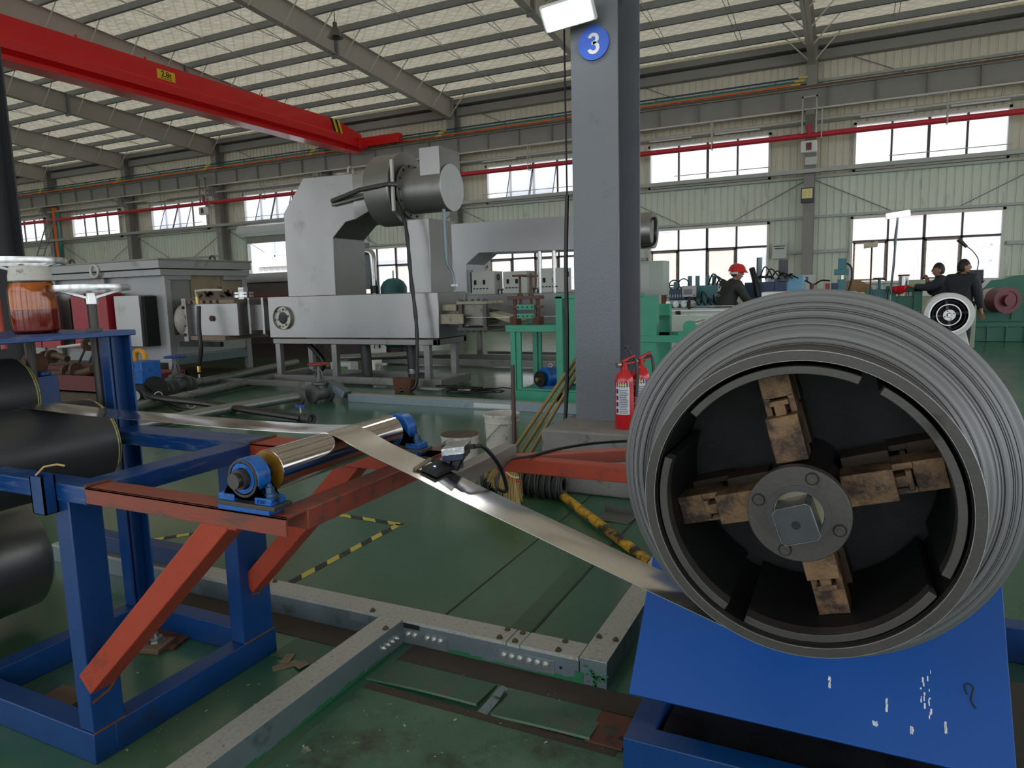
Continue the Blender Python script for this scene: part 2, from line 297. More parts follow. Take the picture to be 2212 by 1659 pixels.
# ------------------------------------------------------------------ mesh helpers
class MB:
    def __init__(s): s.v = []; s.f = []
    def add(s, vs, fs):
        o = len(s.v); s.v.extend([tuple(p) for p in vs]); s.f.extend([tuple(i+o for i in f) for f in fs]); return s
    def box(s, x0, x1, y0, y1, z0, z1):
        return s.add([(x0,y0,z0),(x1,y0,z0),(x1,y1,z0),(x0,y1,z0),(x0,y0,z1),(x1,y0,z1),(x1,y1,z1),(x0,y1,z1)],
                     [(0,3,2,1),(4,5,6,7),(0,1,5,4),(1,2,6,5),(2,3,7,6),(3,0,4,7)])
    def obox(s, c, ux, uy, uz):
        c, ux, uy, uz = map(Vector, (c, ux, uy, uz)); vs = []
        for k in (-1, 1):
            for a, b in ((-1,-1),(1,-1),(1,1),(-1,1)): vs.append(c+ux*a+uy*b+uz*k)
        return s.add(vs, [(0,3,2,1),(4,5,6,7),(0,1,5,4),(1,2,6,5),(2,3,7,6),(3,0,4,7)])
    def beam(s, p0, p1, w, h, up=(0,0,1)):
        p0, p1, up = Vector(p0), Vector(p1), Vector(up); d = (p1-p0); l = d.length; d.normalize()
        sd = d.cross(up)
        if sd.length < 1e-5: sd = d.cross(Vector((0,1,0)))
        sd.normalize(); u = sd.cross(d)
        return s.obox((p0+p1)/2, d*(l/2), sd*(w/2), u*(h/2))
    def _frame(s, d):
        d = Vector(d).normalized(); a = Vector((0,0,1)) if abs(d.z) < 0.9 else Vector((1,0,0))
        u = d.cross(a).normalized(); return u, d.cross(u).normalized()
    def cyl(s, p0, p1, r0, r1=None, n=20, cap=True, a0=0.0):
        r1 = r0 if r1 is None else r1
        p0, p1 = Vector(p0), Vector(p1); u, v = s._frame(p1-p0); vs = []
        for p, r in ((p0, r0), (p1, r1)):
            for i in range(n):
                a = a0+2*PI*i/n; vs.append(p+u*(r*math.cos(a))+v*(r*math.sin(a)))
        fs = [(i, n+i, n+(i+1)%n, (i+1)%n) for i in range(n)]
        if cap: fs += [tuple(range(n)), tuple(range(2*n-1, n-1, -1))]
        return s.add(vs, fs)
    def lathe(s, prof, c, axis=(0,0,1), n=24, close=False):
        c = Vector(c); ax = Vector(axis).normalized(); u, v = s._frame(ax); vs = []; fs = []
        for r, h in prof:
            for i in range(n):
                a = 2*PI*i/n; vs.append(c+ax*h+u*(r*math.cos(a))+v*(r*math.sin(a)))
        m = len(prof)
        for j in range(m if close else m-1):
            k = (j+1) % m
            for i in range(n): fs.append((j*n+i, k*n+i, k*n+(i+1)%n, j*n+(i+1)%n))
        if not close:
            if prof[0][0] > 1e-6: fs.append(tuple(range(n)))
            if prof[-1][0] > 1e-6: fs.append(tuple(range(m*n-1, (m-1)*n-1, -1)))
        return s.add(vs, fs)
    def tube(s, pts, r, n=8, smooth=0, closed=False):
        P = [Vector(p) for p in pts]
        if smooth: P = spline(P, smooth)
        m = len(P); vs = []; u = None
        for i in range(m):
            d = (P[min(i+1, m-1)]-P[max(i-1, 0)]).normalized()
            if u is None: u, v = s._frame(d)
            else:
                u = (u-d*u.dot(d))
                if u.length < 1e-6: u, v = s._frame(d)
                u.normalize(); v = d.cross(u)
            rr = r(i/(m-1)) if callable(r) else r
            for k in range(n):
                a = 2*PI*k/n; vs.append(P[i]+u*(rr*math.cos(a))+v*(rr*math.sin(a)))
        fs = [(i*n+k, (i+1)*n+k, (i+1)*n+(k+1)%n, i*n+(k+1)%n) for i in range(m-1) for k in range(n)]
        fs += [tuple(range(n)), tuple(range(m*n-1, (m-1)*n-1, -1))]
        return s.add(vs, fs)
    def torus(s, c, axis, R, r, n=32, k=10):
        c = Vector(c); ax = Vector(axis).normalized(); u, v = s._frame(ax); vs = []; fs = []
        for i in range(n):
            a = 2*PI*i/n; d = u*math.cos(a)+v*math.sin(a)
            for j in range(k):
                b = 2*PI*j/k; vs.append(c+d*(R+r*math.cos(b))+ax*(r*math.sin(b)))
        for i in range(n):
            for j in range(k): fs.append((i*k+j, ((i+1)%n)*k+j, ((i+1)%n)*k+(j+1)%k, i*k+(j+1)%k))
        return s.add(vs, fs)
    def prism(s, poly, a0, a1, axis='X'):
        # poly in the two other axes (X: (y,z), Y: (x,z), Z: (x,y))
        n = len(poly); vs = []
        for a in (a0, a1):
            for p, q in poly:
                vs.append({'X': (a, p, q), 'Y': (p, a, q), 'Z': (p, q, a)}[axis])
        fs = [(i, (i+1)%n, n+(i+1)%n, n+i) for i in range(n)] + [tuple(range(n-1, -1, -1)), tuple(range(n, 2*n))]
        return s.add(vs, fs)
    def ring(s, c, r0, r1, y0, y1, a0=0.0, a1=2*PI, n=64):
        # annulus sector round an axis along Y
        full = abs(a1-a0-2*PI) < 1e-6; m = n if full else n+1; vs = []; fs = []
        for i in range(m):
            a = a0+(a1-a0)*i/n; ca, sa = math.cos(a), math.sin(a)
            for r, y in ((r0, y0), (r1, y0), (r1, y1), (r0, y1)): vs.append((c[0]+r*ca, y, c[1]+r*sa))
        for i in range(n):
            j = (i+1) % m
            for k in range(4): fs.append((i*4+k, j*4+k, j*4+(k+1)%4, i*4+(k+1)%4))
        if not full: fs += [(0, 1, 2, 3), ((m-1)*4+3, (m-1)*4+2, (m-1)*4+1, (m-1)*4)]
        return s.add(vs, fs)
    def sphere(s, c, r, nu=16, nv=10, z0=-1.0):
        rx, ry, rz = (r, r, r) if isinstance(r, (int, float)) else r; vs = []; fs = []
        b0 = math.asin(max(-1, z0))
        for j in range(nv+1):
            b = b0+(PI/2-b0)*j/nv
            for i in range(nu):
                a = 2*PI*i/nu; vs.append((c[0]+rx*math.cos(b)*math.cos(a), c[1]+ry*math.cos(b)*math.sin(a), c[2]+rz*math.sin(b)))
        for j in range(nv):
            for i in range(nu): fs.append((j*nu+i, j*nu+(i+1)%nu, (j+1)*nu+(i+1)%nu, (j+1)*nu+i))
        if z0 > -1: fs.append(tuple(range(nu-1, -1, -1)))
        return s.add(vs, fs)
    def hexnut(s, c, axis, r, h): 
        c = Vector(c); return s.cyl(c, c+Vector(axis).normalized()*h, r, n=6)
    def xf(s, M4, start=0):
        for i in range(start, len(s.v)): s.v[i] = tuple(M4 @ Vector(s.v[i]))
        return s
    def mesh(s, name, mat, org=(0,0,0), ang=32):
        me = bpy.data.meshes.new(name)
        ox, oy, oz = org
        me.from_pydata([(x-ox, y-oy, z-oz) for x, y, z in s.v], [], s.f)
        bm = bmesh.new(); bm.from_mesh(me); bmesh.ops.recalc_face_normals(bm, faces=bm.faces); bm.to_mesh(me); bm.free()
        me.polygons.foreach_set('use_smooth', [True]*len(me.polygons))
        try: me.set_sharp_from_angle(angle=math.radians(ang))
        except Exception: pass
        if mat is not None: me.materials.append(mat)
        return me
    def build(s, name, mat, parent=None, bevel=0.0, label=None, kind=None, ang=32):
        org = origin(parent) if parent else (0, 0, 0)
        o = bpy.data.objects.new(name, s.mesh(name, mat, org, ang)); COL.objects.link(o)
        if parent: o.parent = parent
        if bevel:
            md = o.modifiers.new('edge', 'BEVEL'); md.width = bevel; md.segments = 2; md.limit_method = 'ANGLE'; md.angle_limit = math.radians(40)
        if label: o['label'] = label
        if kind: o['kind'] = kind
        return o
def spline(P, k):
    out = []; n = len(P)
    for i in range(n-1):
        p0, p1, p2, p3 = P[max(i-1,0)], P[i], P[i+1], P[min(i+2,n-1)]
        for j in range(k):
            t = j/k; t2 = t*t; t3 = t2*t
            out.append(0.5*((2*p1)+(-p0+p2)*t+(2*p0-5*p1+4*p2-p3)*t2+(-p0+3*p1-3*p2+p3)*t3))
    out.append(P[-1]); return out
def origin(o):
    v = Vector((0,0,0))
    while o: v += o.location; o = o.parent
    return tuple(v)
def thing(name, label, cat, loc=(0,0,0), group=None):
    o = bpy.data.objects.new(name, None); COL.objects.link(o); o.location = loc; o.empty_display_size = 0.1
    o['label'] = label; o['category'] = cat
    if group: o['group'] = group
    return o
def single(mb, name, label, cat, mat, loc=None, group=None, bevel=0.0, ang=32):
    if loc is None:
        xs, ys, zs = zip(*mb.v); loc = ((min(xs)+max(xs))/2, (min(ys)+max(ys))/2, min(zs))
    o = bpy.data.objects.new(name, mb.mesh(name, mat, loc, ang)); COL.objects.link(o); o.location = loc
    if bevel:
        md = o.modifiers.new('edge', 'BEVEL'); md.width = bevel; md.segments = 2; md.limit_method = 'ANGLE'; md.angle_limit = math.radians(40)
    o['label'] = label; o['category'] = cat
    if group: o['group'] = group
    return o
def struct(name, mb, mat, label=None, loc=(0,0,0), bevel=0, ang=32):
    if mb is None:
        o = bpy.data.objects.new(name, None)
    else: o = bpy.data.objects.new(name, mb.mesh(name, mat, loc, ang))
    COL.objects.link(o); o.location = loc; o['kind'] = 'structure'
    if label: o['label'] = label
    return o
def copy_tree(o, parent=None):
    c = o.copy(); COL.objects.link(c)
    if parent: c.parent = parent
    for ch in list(o.children): copy_tree(ch, c)
    return c
def dup(o, d, label=None, group=None, rz=0.0):
    c = copy_tree(o); c.location = Vector(o.location)+Vector(d); c.rotation_euler.z = o.rotation_euler.z+rz
    if label: c['label'] = label
    if group: c['group'] = group
    return c
def clone(o, d, parent=None):
    # a piece that repeats inside one thing: shares mesh data
    c = o.copy(); COL.objects.link(c); c.location = Vector(o.location)+Vector(d)
    if parent: c.parent = parent
    return c
def text_mesh(s, size, ext=0.0005, off=0.0):
    cu = bpy.data.curves.new('t', 'FONT'); cu.body = s; cu.size = size; cu.extrude = ext; cu.offset = off; cu.align_x = 'CENTER'; cu.align_y = 'CENTER'
    o = bpy.data.objects.new('t', cu); COL.objects.link(o)
    dg = bpy.context.evaluated_depsgraph_get(); me = bpy.data.meshes.new_from_object(o.evaluated_get(dg))
    bpy.data.objects.remove(o); return me
def text(s, size, mat, pos, xdir, ydir, name, parent, ext=0.0005, off=0.0):
    me = text_mesh(s, size, ext, off); me.materials.clear(); me.materials.append(mat)
    x, y = Vector(xdir).normalized(), Vector(ydir).normalized(); z = x.cross(y)
    org = Vector(origin(parent)) if parent else Vector((0,0,0)); p = Vector(pos)-org
    m = Matrix(((x.x,y.x,z.x,p.x),(x.y,y.y,z.y,p.y),(x.z,y.z,z.z,p.z),(0,0,0,1)))
    me.transform(m); o = bpy.data.objects.new(name, me); COL.objects.link(o)
    if parent: o.parent = parent
    return o
def bolts(parent, pts, axis, r, h, mat, name='bolt'):
    first = None
    for p in pts:
        if first is None:
            mb = MB(); a = Vector(axis).normalized(); p0 = Vector(p)
            mb.cyl(p0, p0+a*(h*0.25), r*1.5, n=12); mb.hexnut(p0+a*(h*0.2), a, r, h*0.55); mb.cyl(p0, p0+a*h, r*0.5, n=8)
            first = mb.build(name, mat, parent); fp = p0
        else: clone(first, Vector(p)-fp)
def handwheel(parent, c, R, r, mat, axis=(0,0,1), spokes=3, drop=0.0, name='handwheel', hub=0.0):
    c = Vector(c); ax = Vector(axis).normalized(); mb = MB(); mb.torus(c, ax, R, r, 36, 8)
    u, v = mb._frame(ax)
    for i in range(spokes):
        a = 2*PI*i/spokes+0.4; d = u*math.cos(a)+v*math.sin(a)
        mb.beam(c-ax*drop, c+d*R, r*1.6, r*0.9, ax)
    mb.cyl(c-ax*(drop+r*1.4), c-ax*drop+ax*(r*1.2), hub or r*2.2, n=14)
    return mb.build(name, mat, parent)

# ------------------------------------------------------------------ ground, floor, outside
WY = 23.0
XL, XR, YB = -44.0, 12.0, -9.0
BX = [-1.22-5.95*k for k in range(-1, 8)]           # column grid along the window wall
g = MB(); g.add([(-140,-60,-0.06),(140,-60,-0.06),(140,120,-0.06),(-140,120,-0.06)], [(0,1,2,3)])
struct('ground', g, asphalt, 'pale paving outside the hall')
f = MB(); f.box(XL, XR, YB, WY+0.2, -0.05, 0.0)
floor = struct('floor', f, MATS['floor'], 'glossy green epoxy floor of the hall')
def slab(name, x0, x1, y0, y1, z1, mat, parent=floor, z0=0.0): return MB().box(x0, x1, y0, y1, z0, z1).build(name, mat, parent)
# worn near patch, dirty trench by the tray, expansion joints
slab('worn_patch', -1.54, 0.9, -0.2, 1.86, 0.003, MATS['floor_worn'])
slab('trench_floor', -1.54, -0.60, 2.075, 2.195, 0.002, trench_m)
slab('trench_floor', -2.9, -1.70, 2.06, 2.195, 0.002, trench_m)
slab('trench_floor', -1.54, -0.60, 1.86, 1.90, 0.002, trench_m)
for x0, x1, y0, y1 in ((-1.566, -1.556, 2.3, 6.9), (-1.15, -1.138, 2.3, 4.3), (-9.0, 3.0, 7.62, 7.63), (-9, 3, 13.2, 13.21)):
    slab('floor_joint', x0, x1, y0, y1, 0.0012, seam_m)
MB().add([(-1.25,2.3,0.0014),(-1.155,2.3,0.0014),(-1.155,4.3,0.0014),(-1.25,4.3,0.0014)],[(0,1,2,3)]).build('joint_cover_strip', green_plate, floor)
# tape marking
def tape(p0, p1, w=0.045):
    return MB().beam((p0[0],p0[1],0.0012), (p1[0],p1[1],0.0012), w, 0.001).build('hazard_tape', MATS['tape'], floor)
tape((-3.8,3.445),(-2.44,3.41)); tape((-2.46,3.41),(-2.46,2.33)); tape((-3.75,2.55),(-3.35,3.05))

# outside : white clad building and a heap of bricks, seen through the windows
bd = thing('outside_building', 'white corrugated building across the yard, seen through the windows', 'building', (-20, 34, 0))
m = MB(); xs = -70.0
pts = []
while xs < 30:
    pts += [(xs, 0), (xs+0.30, 0), (xs+0.34, -0.04), (xs+0.42, -0.04), (xs+0.46, 0)]; xs += 0.5
n = len(pts); m.add([(x, 34+y, 0) for x, y in pts]+[(x, 34+y, 10.5) for x, y in pts], [(i, i+1, n+i+1, n+i) for i in range(n-1)])
m.build('cladding', lam_white, bd)
for wx, wz in ((2.6, 0.9), (-3.5, 0.9), (-13.2, 0.9), (-33.0, 4.0), (-30.0, 4.0), (-46.0, 4.0)):
    w = MB(); bw, bh = 2.4, 1.9
    for a, b2, c, d in ((0, bw, 0, .1), (0, bw, bh-.1, bh), (0, .1, 0, bh), (bw-.1, bw, 0, bh), (bw/2-.05, bw/2+.05, 0, bh), (0, bw, bh*.62, bh*.62+.08)):
        w.box(wx+a, wx+b2, 33.84, 33.95, wz+c, wz+d)
    fr = w.build('window_frame', M('pale_blue_frame', (150, 176, 214), 0.5, 0, 0.02), bd)
    MB().box(wx+.05, wx+bw-.05, 33.90, 33.93, wz+.05, wz+bh-.05).build('window_glass', M('outside_glass', (196, 204, 214), 0.1, 0, 0.02), fr)
MB().box(-34.5, -20, 33.8, 33.9, 3.4, 4.0).build('pink_fascia', M('pink_fascia_paint', (226, 178, 168), 0.6, 0, 0.03), bd)
hp = MB()
for i in range(420):
    x = random.uniform(-5.8, 4.5); hh = 1.5*(1-abs((x+0.4)/6.5)) ; z = random.uniform(0, hh)
    y = 29.6+random.uniform(0, 1.0)+z*0.6
    q = Vector((x, y, z+0.06)); a = random.uniform(-.5, .5)
    hp.obox(q, (0.20*math.cos(a), 0.20*math.sin(a), 0), (-0.1*math.sin(a), 0.1*math.cos(a), 0.03), (0, -0.01, 0.07))
hp.box(-5.6, 4.2, 30.6, 32.4, 0, 1.1)
o = single(hp, 'brick_heap', 'heap of orange bricks outside behind the lower windows', 'bricks', brick_or); o['kind'] = 'stuff'

# ------------------------------------------------------------------ window wall
wall = struct('wall_back', None, None, 'long corrugated sheet wall with two rows of windows')
wall.location = (0, 0, 0)
def panel(x0, x1, z0, z1, mat, y=WY):
    if x1-x0 < 0.04 or z1-z0 < 0.04: return
    pts = [(x0, 0)]; x = math.ceil(x0/0.2)*0.2
    while x < x1-0.09:
        if x > x0+0.01: pts += [(x, 0), (x+0.012, 0.028), (x+0.038, 0.028), (x+0.05, 0)]
        x += 0.2
    pts.append((x1, 0)); n = len(pts)
    MB().add([(a, y+b, z0) for a, b in pts]+[(a, y+b, z1) for a, b in pts], [(i, i+1, n+i+1, n+i) for i in range(n-1)]).build('wall_panel', mat, wall)
ZU0, ZU1, ZL0, ZL1, ZT, ZR = 4.56, 5.905, 1.35, 3.29, 2.57, 8.45
WW = 3.73
def wx0(k): return -0.10-5.95*k
ks = list(range(-1, 8))
lower = {0, 1, 2, 3}
for k in ks:
    a = BX[k+1]; b = a+5.95; x0 = wx0(k); x1 = x0+WW
    panel(a, b, ZU1, ZR, wallm_hi); panel(a, x0, ZU0, ZU1, wallm_hi); panel(x1, b, ZU0, ZU1, wallm_hi)
    panel(a, b, ZL1 if k != 4 else 4.1, ZU0, wallm_lo)
    if k in lower:
        panel(a, x0, 0, ZL1, wallm_lo); panel(x1, b, 0, ZL1, wallm_lo); panel(x0, x1, 0, ZL0, wallm_lo)
    elif k == 4:
        panel(a, x0, 0, 4.1, wallm_lo); panel(x1, b, 0, 4.1, wallm_lo)
    else: panel(a, b, 0, ZL1, wallm_lo)
def girt(x0, x1, z, h=0.09, y0=22.86, mat=girt_m, name='girt'): return MB().box(x0, x1, y0, 22.97, z, z+h).build(name, mat, wall)
for k in ks:
    a = BX[k+1]+0.14; b = BX[k+1]+5.95-0.14; x0 = wx0(k); x1 = x0+WW
    MB().box(a, b, 22.80, 22.99, ZU0-0.10, ZU0-0.03).build('sill_flashing', girt_m, wall)
    girt(a, b, ZU1+0.10, 0.07); girt(a, b, 7.15, 0.07)
    if k != 4: girt(a, b, ZL1+0.03, 0.07)
    if k in lower: girt(a, x0-0.06, 2.30); girt(x1+0.06, b, 2.30)
    elif k != 4: girt(a, b, 2.30); girt(a, b, 1.2)
    MB().box(a, b, 22.70, 22.95, 7.72, 7.98).build('eave_girt', steel_grey, wall)
    MB().box(a, b, 22.55, 22.95, 8.06, 8.24).build('eave_girt', steel_grey, wall)
    # diagonal rods
    r = MB()
    for (p, q) in (((a, 22.9, ZU0-0.15), (a+2.0, 22.9, ZL1+0.1)), ((b, 22.9, ZU0-0.15), (b-2.0, 22.9, ZL1+0.1)), ((a, 22.9, ZR-0.3), (a+2.6, 22.9, 6.9))): r.cyl(p, q, 0.012, n=6)
    r.build('brace_rod', purlin_grey, wall)
# columns of the window wall
cm = MB(); cm.box(-0.14, 0.14, 22.48, 22.50, 0, 8.3).box(-0.14, 0.14, 22.86, 22.88, 0, 8.3).box(-0.008, 0.008, 22.49, 22.87, 0, 8.3)
cp = cm.build('wall_column', steel_grey, wall)
bm_ = MB(); bm_.prism([(22.48, 6.24), (22.02, 6.24), (22.02, 6.10), (22.48, 5.80)], -0.12, 0.12); bp = bm_.build('corbel', steel_grey, cp); cp.location.x = BX[0]
for x in BX[1:]:
    c = clone(cp, (x-BX[0], 0, 0)); clone(bp, (0, 0, 0), c)
# windows
wn = 0
def window(x0, x1, z0, z1, transom, opened=False, rusty=False, film=()):
    global wn
    wn += 1; w = struct('window_%d' % wn, None, None, 'four-light window in the corrugated wall'); w.location = (x0, WY, z0)
    fr = MB(); t = 0.07
    fr.box(x0, x1, 22.88, 23.06, z0, z0+t).box(x0, x1, 22.88, 23.06, z1-t, z1).box(x0, x0+t, 22.88, 23.06, z0, z1).box(x1-t, x1, 22.88, 23.06, z0, z1)
    fr.build('frame', winframe, w)
    zs = [z0+t]+([transom] if transom else [])+[z1-t]
    if transom: MB().box(x0+t, x1-t, 22.93, 23.0, transom-0.03, transom+0.03).build('transom', winbar, w)
    pw = (x1-x0-2*t)/4
    for i in range(1, 4):
        x = x0+t+pw*i; wd = 0.035 if i == 2 else 0.025
        MB().box(x-wd, x+wd, 22.93, 23.0, z0+t, z1-t).build('mullion', winbar, w)
    for i in range(4):
        for j in range(len(zs)-1):
            a, b = x0+t+pw*i+0.02, x0+t+pw*(i+1)-0.02; c, d = zs[j]+0.02, zs[j+1]-0.02
            gm = MATS['dusty_window_glass']
            if (i, j) in film: gm = MATS['film_window_glass']
            elif transom and j == 0 and i == 1: gm = MATS['clear_window_glass']
            if opened and i in (1, 2):
                p = MB().obox(((a+b)/2, 22.99-0.22, (c+d)/2+0.03), ((b-a)/2, 0, 0), (0, 0.005, 0), (0, 0.20, (d-c)/2-0.02)); p.build('pane', gm, w)
                for s in (a, b): MB().beam((s, 22.97, d), (s, 22.56, c+0.06), 0.02, 0.03).build('sash_bar', winbar, w)
            else: MB().box(a, b, 22.965, 22.975, c, d).build('pane', gm, w)
            if rusty and j == 0 and i in (0, 2):
                r = MB(); r.box(a, a+0.05, 22.91, 22.95, c, d).box(b-0.05, b, 22.91, 22.95, c, d).box(a, b, 22.91, 22.95, d-0.05, d).box(a, b, 22.91, 22.95, c, c+0.05); r.build('sliding_sash', winrust, w)
    return w
for k in ks:
    window(wx0(k), wx0(k)+WW, ZU0, ZU1, None, opened=(k in (2, 4, 5)))
    r = MB().cyl((wx0(k)+(0.9 if k < 2 else 0.0), 22.6, ZU0+0.30), (wx0(k)+WW, 22.6, ZU0+0.30), 0.012, n=8)
    r.build('opening_rod', light_rod, wall)
for k in sorted(lower): window(wx0(k), wx0(k)+WW, ZL0, ZL1, ZT, rusty=True, film=((0, 0), (2, 0)))
# roller door
d = struct('door_1', None, None, 'open roller-shutter doorway with the shutter rolled up above'); d.location = (wx0(4), WY, 0)
x0, x1 = wx0(4), wx0(4)+WW
MB().box(x0, x0+0.1, 22.85, 23.05, 0, 4.1).build('door_frame', girt_m, d); MB().box(x1-0.1, x1, 22.85, 23.05, 0, 4.1).build('door_frame', girt_m, d)
MB().cyl((x0-0.1, 22.72, 4.30), (x1+0.1, 22.72, 4.30), 0.24, n=20).build('rolled_shutter', white_paint, d)
MB().box(x0, x1, 22.86, 22.92, 3.78, 4.08).build('shutter_curtain', M('shutter_slats', (150, 146, 140), 0.5), d)
# end walls of the hall (outside the picture), openings added and sized for fill light
_wf = MB()
for _a, _b in ((0, 0.6), (4.1, 4.4), (7.4, 10.6)): _wf.box(XL, XR, YB-0.05, YB, _a, _b)
for _i in range(10): _wf.box(XL+5.95*_i-.5, XL+5.95*_i+.5, YB-0.05, YB, 0, 10.6)
struct('wall_front', _wf, wallm_hi, 'unseen sheet wall behind the camera, two open bands added for fill light')
struct('wall_left', MB().box(XL-0.05, XL, YB, WY, 0, 10.6), wallm_hi, 'plain sheet end wall')
_wr = MB()
for _a, _b in ((0, 0.9), (5.2, 10.6)): _wr.box(XR-0.05, XR, YB, WY, _a, _b)
for _i in range(6): _wr.box(XR-0.05, XR, YB+6.3*_i, YB+6.3*_i+.6, 0, 10.6)
struct('wall_right', _wr, wallm_hi, 'unseen sheet end wall, open band added for fill light')

# ------------------------------------------------------------------ roof
def zr(Y): return 8.29+0.068*(22.3-Y)          # underside of the purlins
PY = [22.3-1.15*i for i in range(0, 28)]
rs = MB(); vs = []; YS = [23.2]
for i in range(len(PY)-1):
    for j in range(5): YS.append(PY[i]-1.15*j/5)
YS.append(PY[-1])
def sag(Y):
    t = ((22.3-Y)/1.15) % 1.0
    return -0.07*math.sin(PI*t) if Y <= 22.3 else 0
for Y in YS: vs += [(XL, Y, zr(Y)+0.215+sag(Y)), (XR, Y, zr(Y)+0.215+sag(Y))]
rs.add(vs, [(2*i, 2*i+1, 2*i+3, 2*i+2) for i in range(len(YS)-1)])
ceil = struct('ceiling', rs, MATS['roof'], 'cream foil insulation lining of the roof between dark purlins', ang=80)
pp = None
for i, Y in enumerate(PY):
    if Y < 3.0: break
    if pp is None:
        z = zr(0)
        pm = MB(); pm.box(XL, XR, -0.004, 0.004, 0, 0.2).box(XL, XR, -0.07, 0.004, 0, 0.006).box(XL, XR, -0.004, 0.07, 0.194, 0.2).box(XL, XR, -0.07, -0.062, 0, 0.02)
        pp = pm.build('purlin', purlin_grey, ceil); pp.location = (0, Y, zr(Y))
    else:
        c = clone(pp, (0, 0, 0)); c.location = (0, Y, zr(Y))
def rafter_part(x):
    m = MB()
    def sect(y0, z0t, z0b, y1, z1t, z1b):
        for (w, ta, tb, ba, bb) in ((0.20, z0t, z1t, z0t-0.014, z1t-0.014), (0.012, z0t, z1t, z0b, z1b), (0.20, z0b+0.014, z1b+0.014, z0b, z1b)):
            m.add([(x-w/2,y0,ba),(x+w/2,y0,ba),(x+w/2,y0,ta),(x-w/2,y0,ta),(x-w/2,y1,bb),(x+w/2,y1,bb),(x+w/2,y1,tb),(x-w/2,y1,tb)],
                  [(0,1,2,3),(7,6,5,4),(0,4,5,1),(1,5,6,2),(2,6,7,3),(3,7,4,0)])
    sect(22.60, zr(22.6), zr(22.6)-0.72, 12.0, zr(12.0), zr(12.0)-0.62)
    sect(12.0, zr(12.0), zr(12.0)-0.62, -8.5, zr(-8.5), zr(-8.5)-0.62)
    return m
ra = rafter_part(0).build('rafter', rafter_grey, ceil)
kids = []
sp = MB().box(-0.11, 0.11, 16.26, 16.34, zr(16.3)-0.74, zr(16.3)-0.02).build('splice_plate', purlin_grey, ra); kids.append(sp)
for i, Y in enumerate(PY):
    if Y < 8: break
    for s in (-1, 1):
        if not kids[1:] or len(kids) < 3:
            b = MB().beam((s*0.09, 0, -0.66), (s*0.72, 0, 0.02), 0.035, 0.012, (0, 1, 0)).build('fly_brace', light_rod, ra); b.location = (0, Y, zr(Y)); kids.append(b)
        else:
            c = clone(kids[1] if s < 0 else kids[2], (0, 0, 0)); c.location = (0, Y, zr(Y)); kids.append(c)
ra.location.x = BX[0]
for x in BX[1:]:
    r = clone(ra, (x-BX[0], 0, 0))
    for kd in kids: c = kd.copy(); COL.objects.link(c); c.parent = r
sr0 = None
for x in BX[:-1]:
    for t in (0.333, 0.667):
        xx = x-5.95+5.95*t
        if sr0 is None:
            m = MB()
            for i in range(len(PY)-1):
                if PY[i+1] < 4: break
                m.cyl((0, PY[i], zr(PY[i])+0.13), (0.0, PY[i+1], zr(PY[i+1])+0.05), 0.011, n=5); m.cyl((0.12, PY[i], zr(PY[i])+0.05), (0.12, PY[i+1], zr(PY[i+1])+0.13), 0.011, n=5)
            sr0 = m.build('sag_rod', light_rod, ceil); sr0.location.x = xx
        else: clone(sr0, (xx-sr0.location.x, 0, 0))

# ------------------------------------------------------------------ crane runway, busbars, pipes along the wall
rw = thing('crane_runway_beam', 'long grey stiffened runway beam under the crane along the window wall', 'beam', (-16, 22.2, 6.26))
m = MB(); m.box(XL, XR, 22.08, 22.32, 6.26, 6.278).box(XL, XR, 22.06, 22.34, 6.81, 6.83).box(XL, XR, 22.195, 22.205, 6.27, 6.82); m.build('beam_body', steel_grey, rw)
MB().box(XL, XR, 22.165, 22.235, 6.83, 6.92).build('rail', M('crane_rail_steel', (104, 84, 74), 0.6, 0.3), rw)
MB().box(XL, XR, 22.05, 22.075, 6.235, 6.275).build('flange_highlight', light_rod, rw)  # pale strip paints the highlight along the bottom flange edge
st = None; x = XL+0.4
while x < XR:
    if st is None: st = MB().box(-0.006, 0.006, 22.10, 22.195, 6.28, 6.81).build('stiffener', steel_grey, rw); st.location = (x, 0, 0); x_0 = x
    else: clone(st, (x-x_0, 0, 0))
    x += 1.19
cb = MB().cyl((XL, 22.35, 6.02), (XR, 22.35, 6.02), 0.035, n=10); single(cb, 'conduit', 'thin pale conduit running just below the crane runway beam', 'conduit', light_rod)
bb = thing('busbar_rack', 'rack of orange and green conductor bars above the runway beam', 'busbars', (-18, 22.45, 6.85))
for z, mt, nm in ((7.16, dblue_bar, 'dark_bar'), (7.07, green_bar, 'green_bar'), (6.985, orange_bar, 'orange_bar'), (6.90, orange_bar, 'orange_bar')):
    MB().box(XL, -1.5, 22.435, 22.465, z+.04, z+0.082).build(nm, mt, bb)
hg = None; x = -2.2
while x > XL:
    if hg is None: hg = MB().box(-0.02, 0.02, 22.47, 22.50, 6.80, 7.22).build('bar_hanger', steel_grey, bb); hg.location = (x, 0, 0); xh = x
    else: clone(hg, (x-xh, 0, 0))
    x -= 1.75
yc = None
for xc in (-1.45, -13.4, -19.4, -25.3, -31.2, -37.2):
    for i, z in enumerate((7.16, 7.07, 6.985, 6.90)):
        p = (xc-0.10*i, 0, z+.045)
        if yc is None: yc = MB().box(-0.12, 0.12, 22.42, 22.48, -0.005, 0.045).build('bar_connector', yel_plastic, bb); yc.location = (p[0], 0, p[2]); y0c = p
        else: clone(yc, (p[0]-y0c[0], 0, p[2]-y0c[2]))
rp = thing('sprinkler_pipe', 'long red fire pipe hung below the runway beam', 'pipe', (-16, 21.9, 5.5))
MB().cyl((XL, 21.9, 5.51), (XR, 21.9, 5.51), 0.075, n=14).build('pipe', pipe_red, rp)
h0 = None; x = XR-1.0
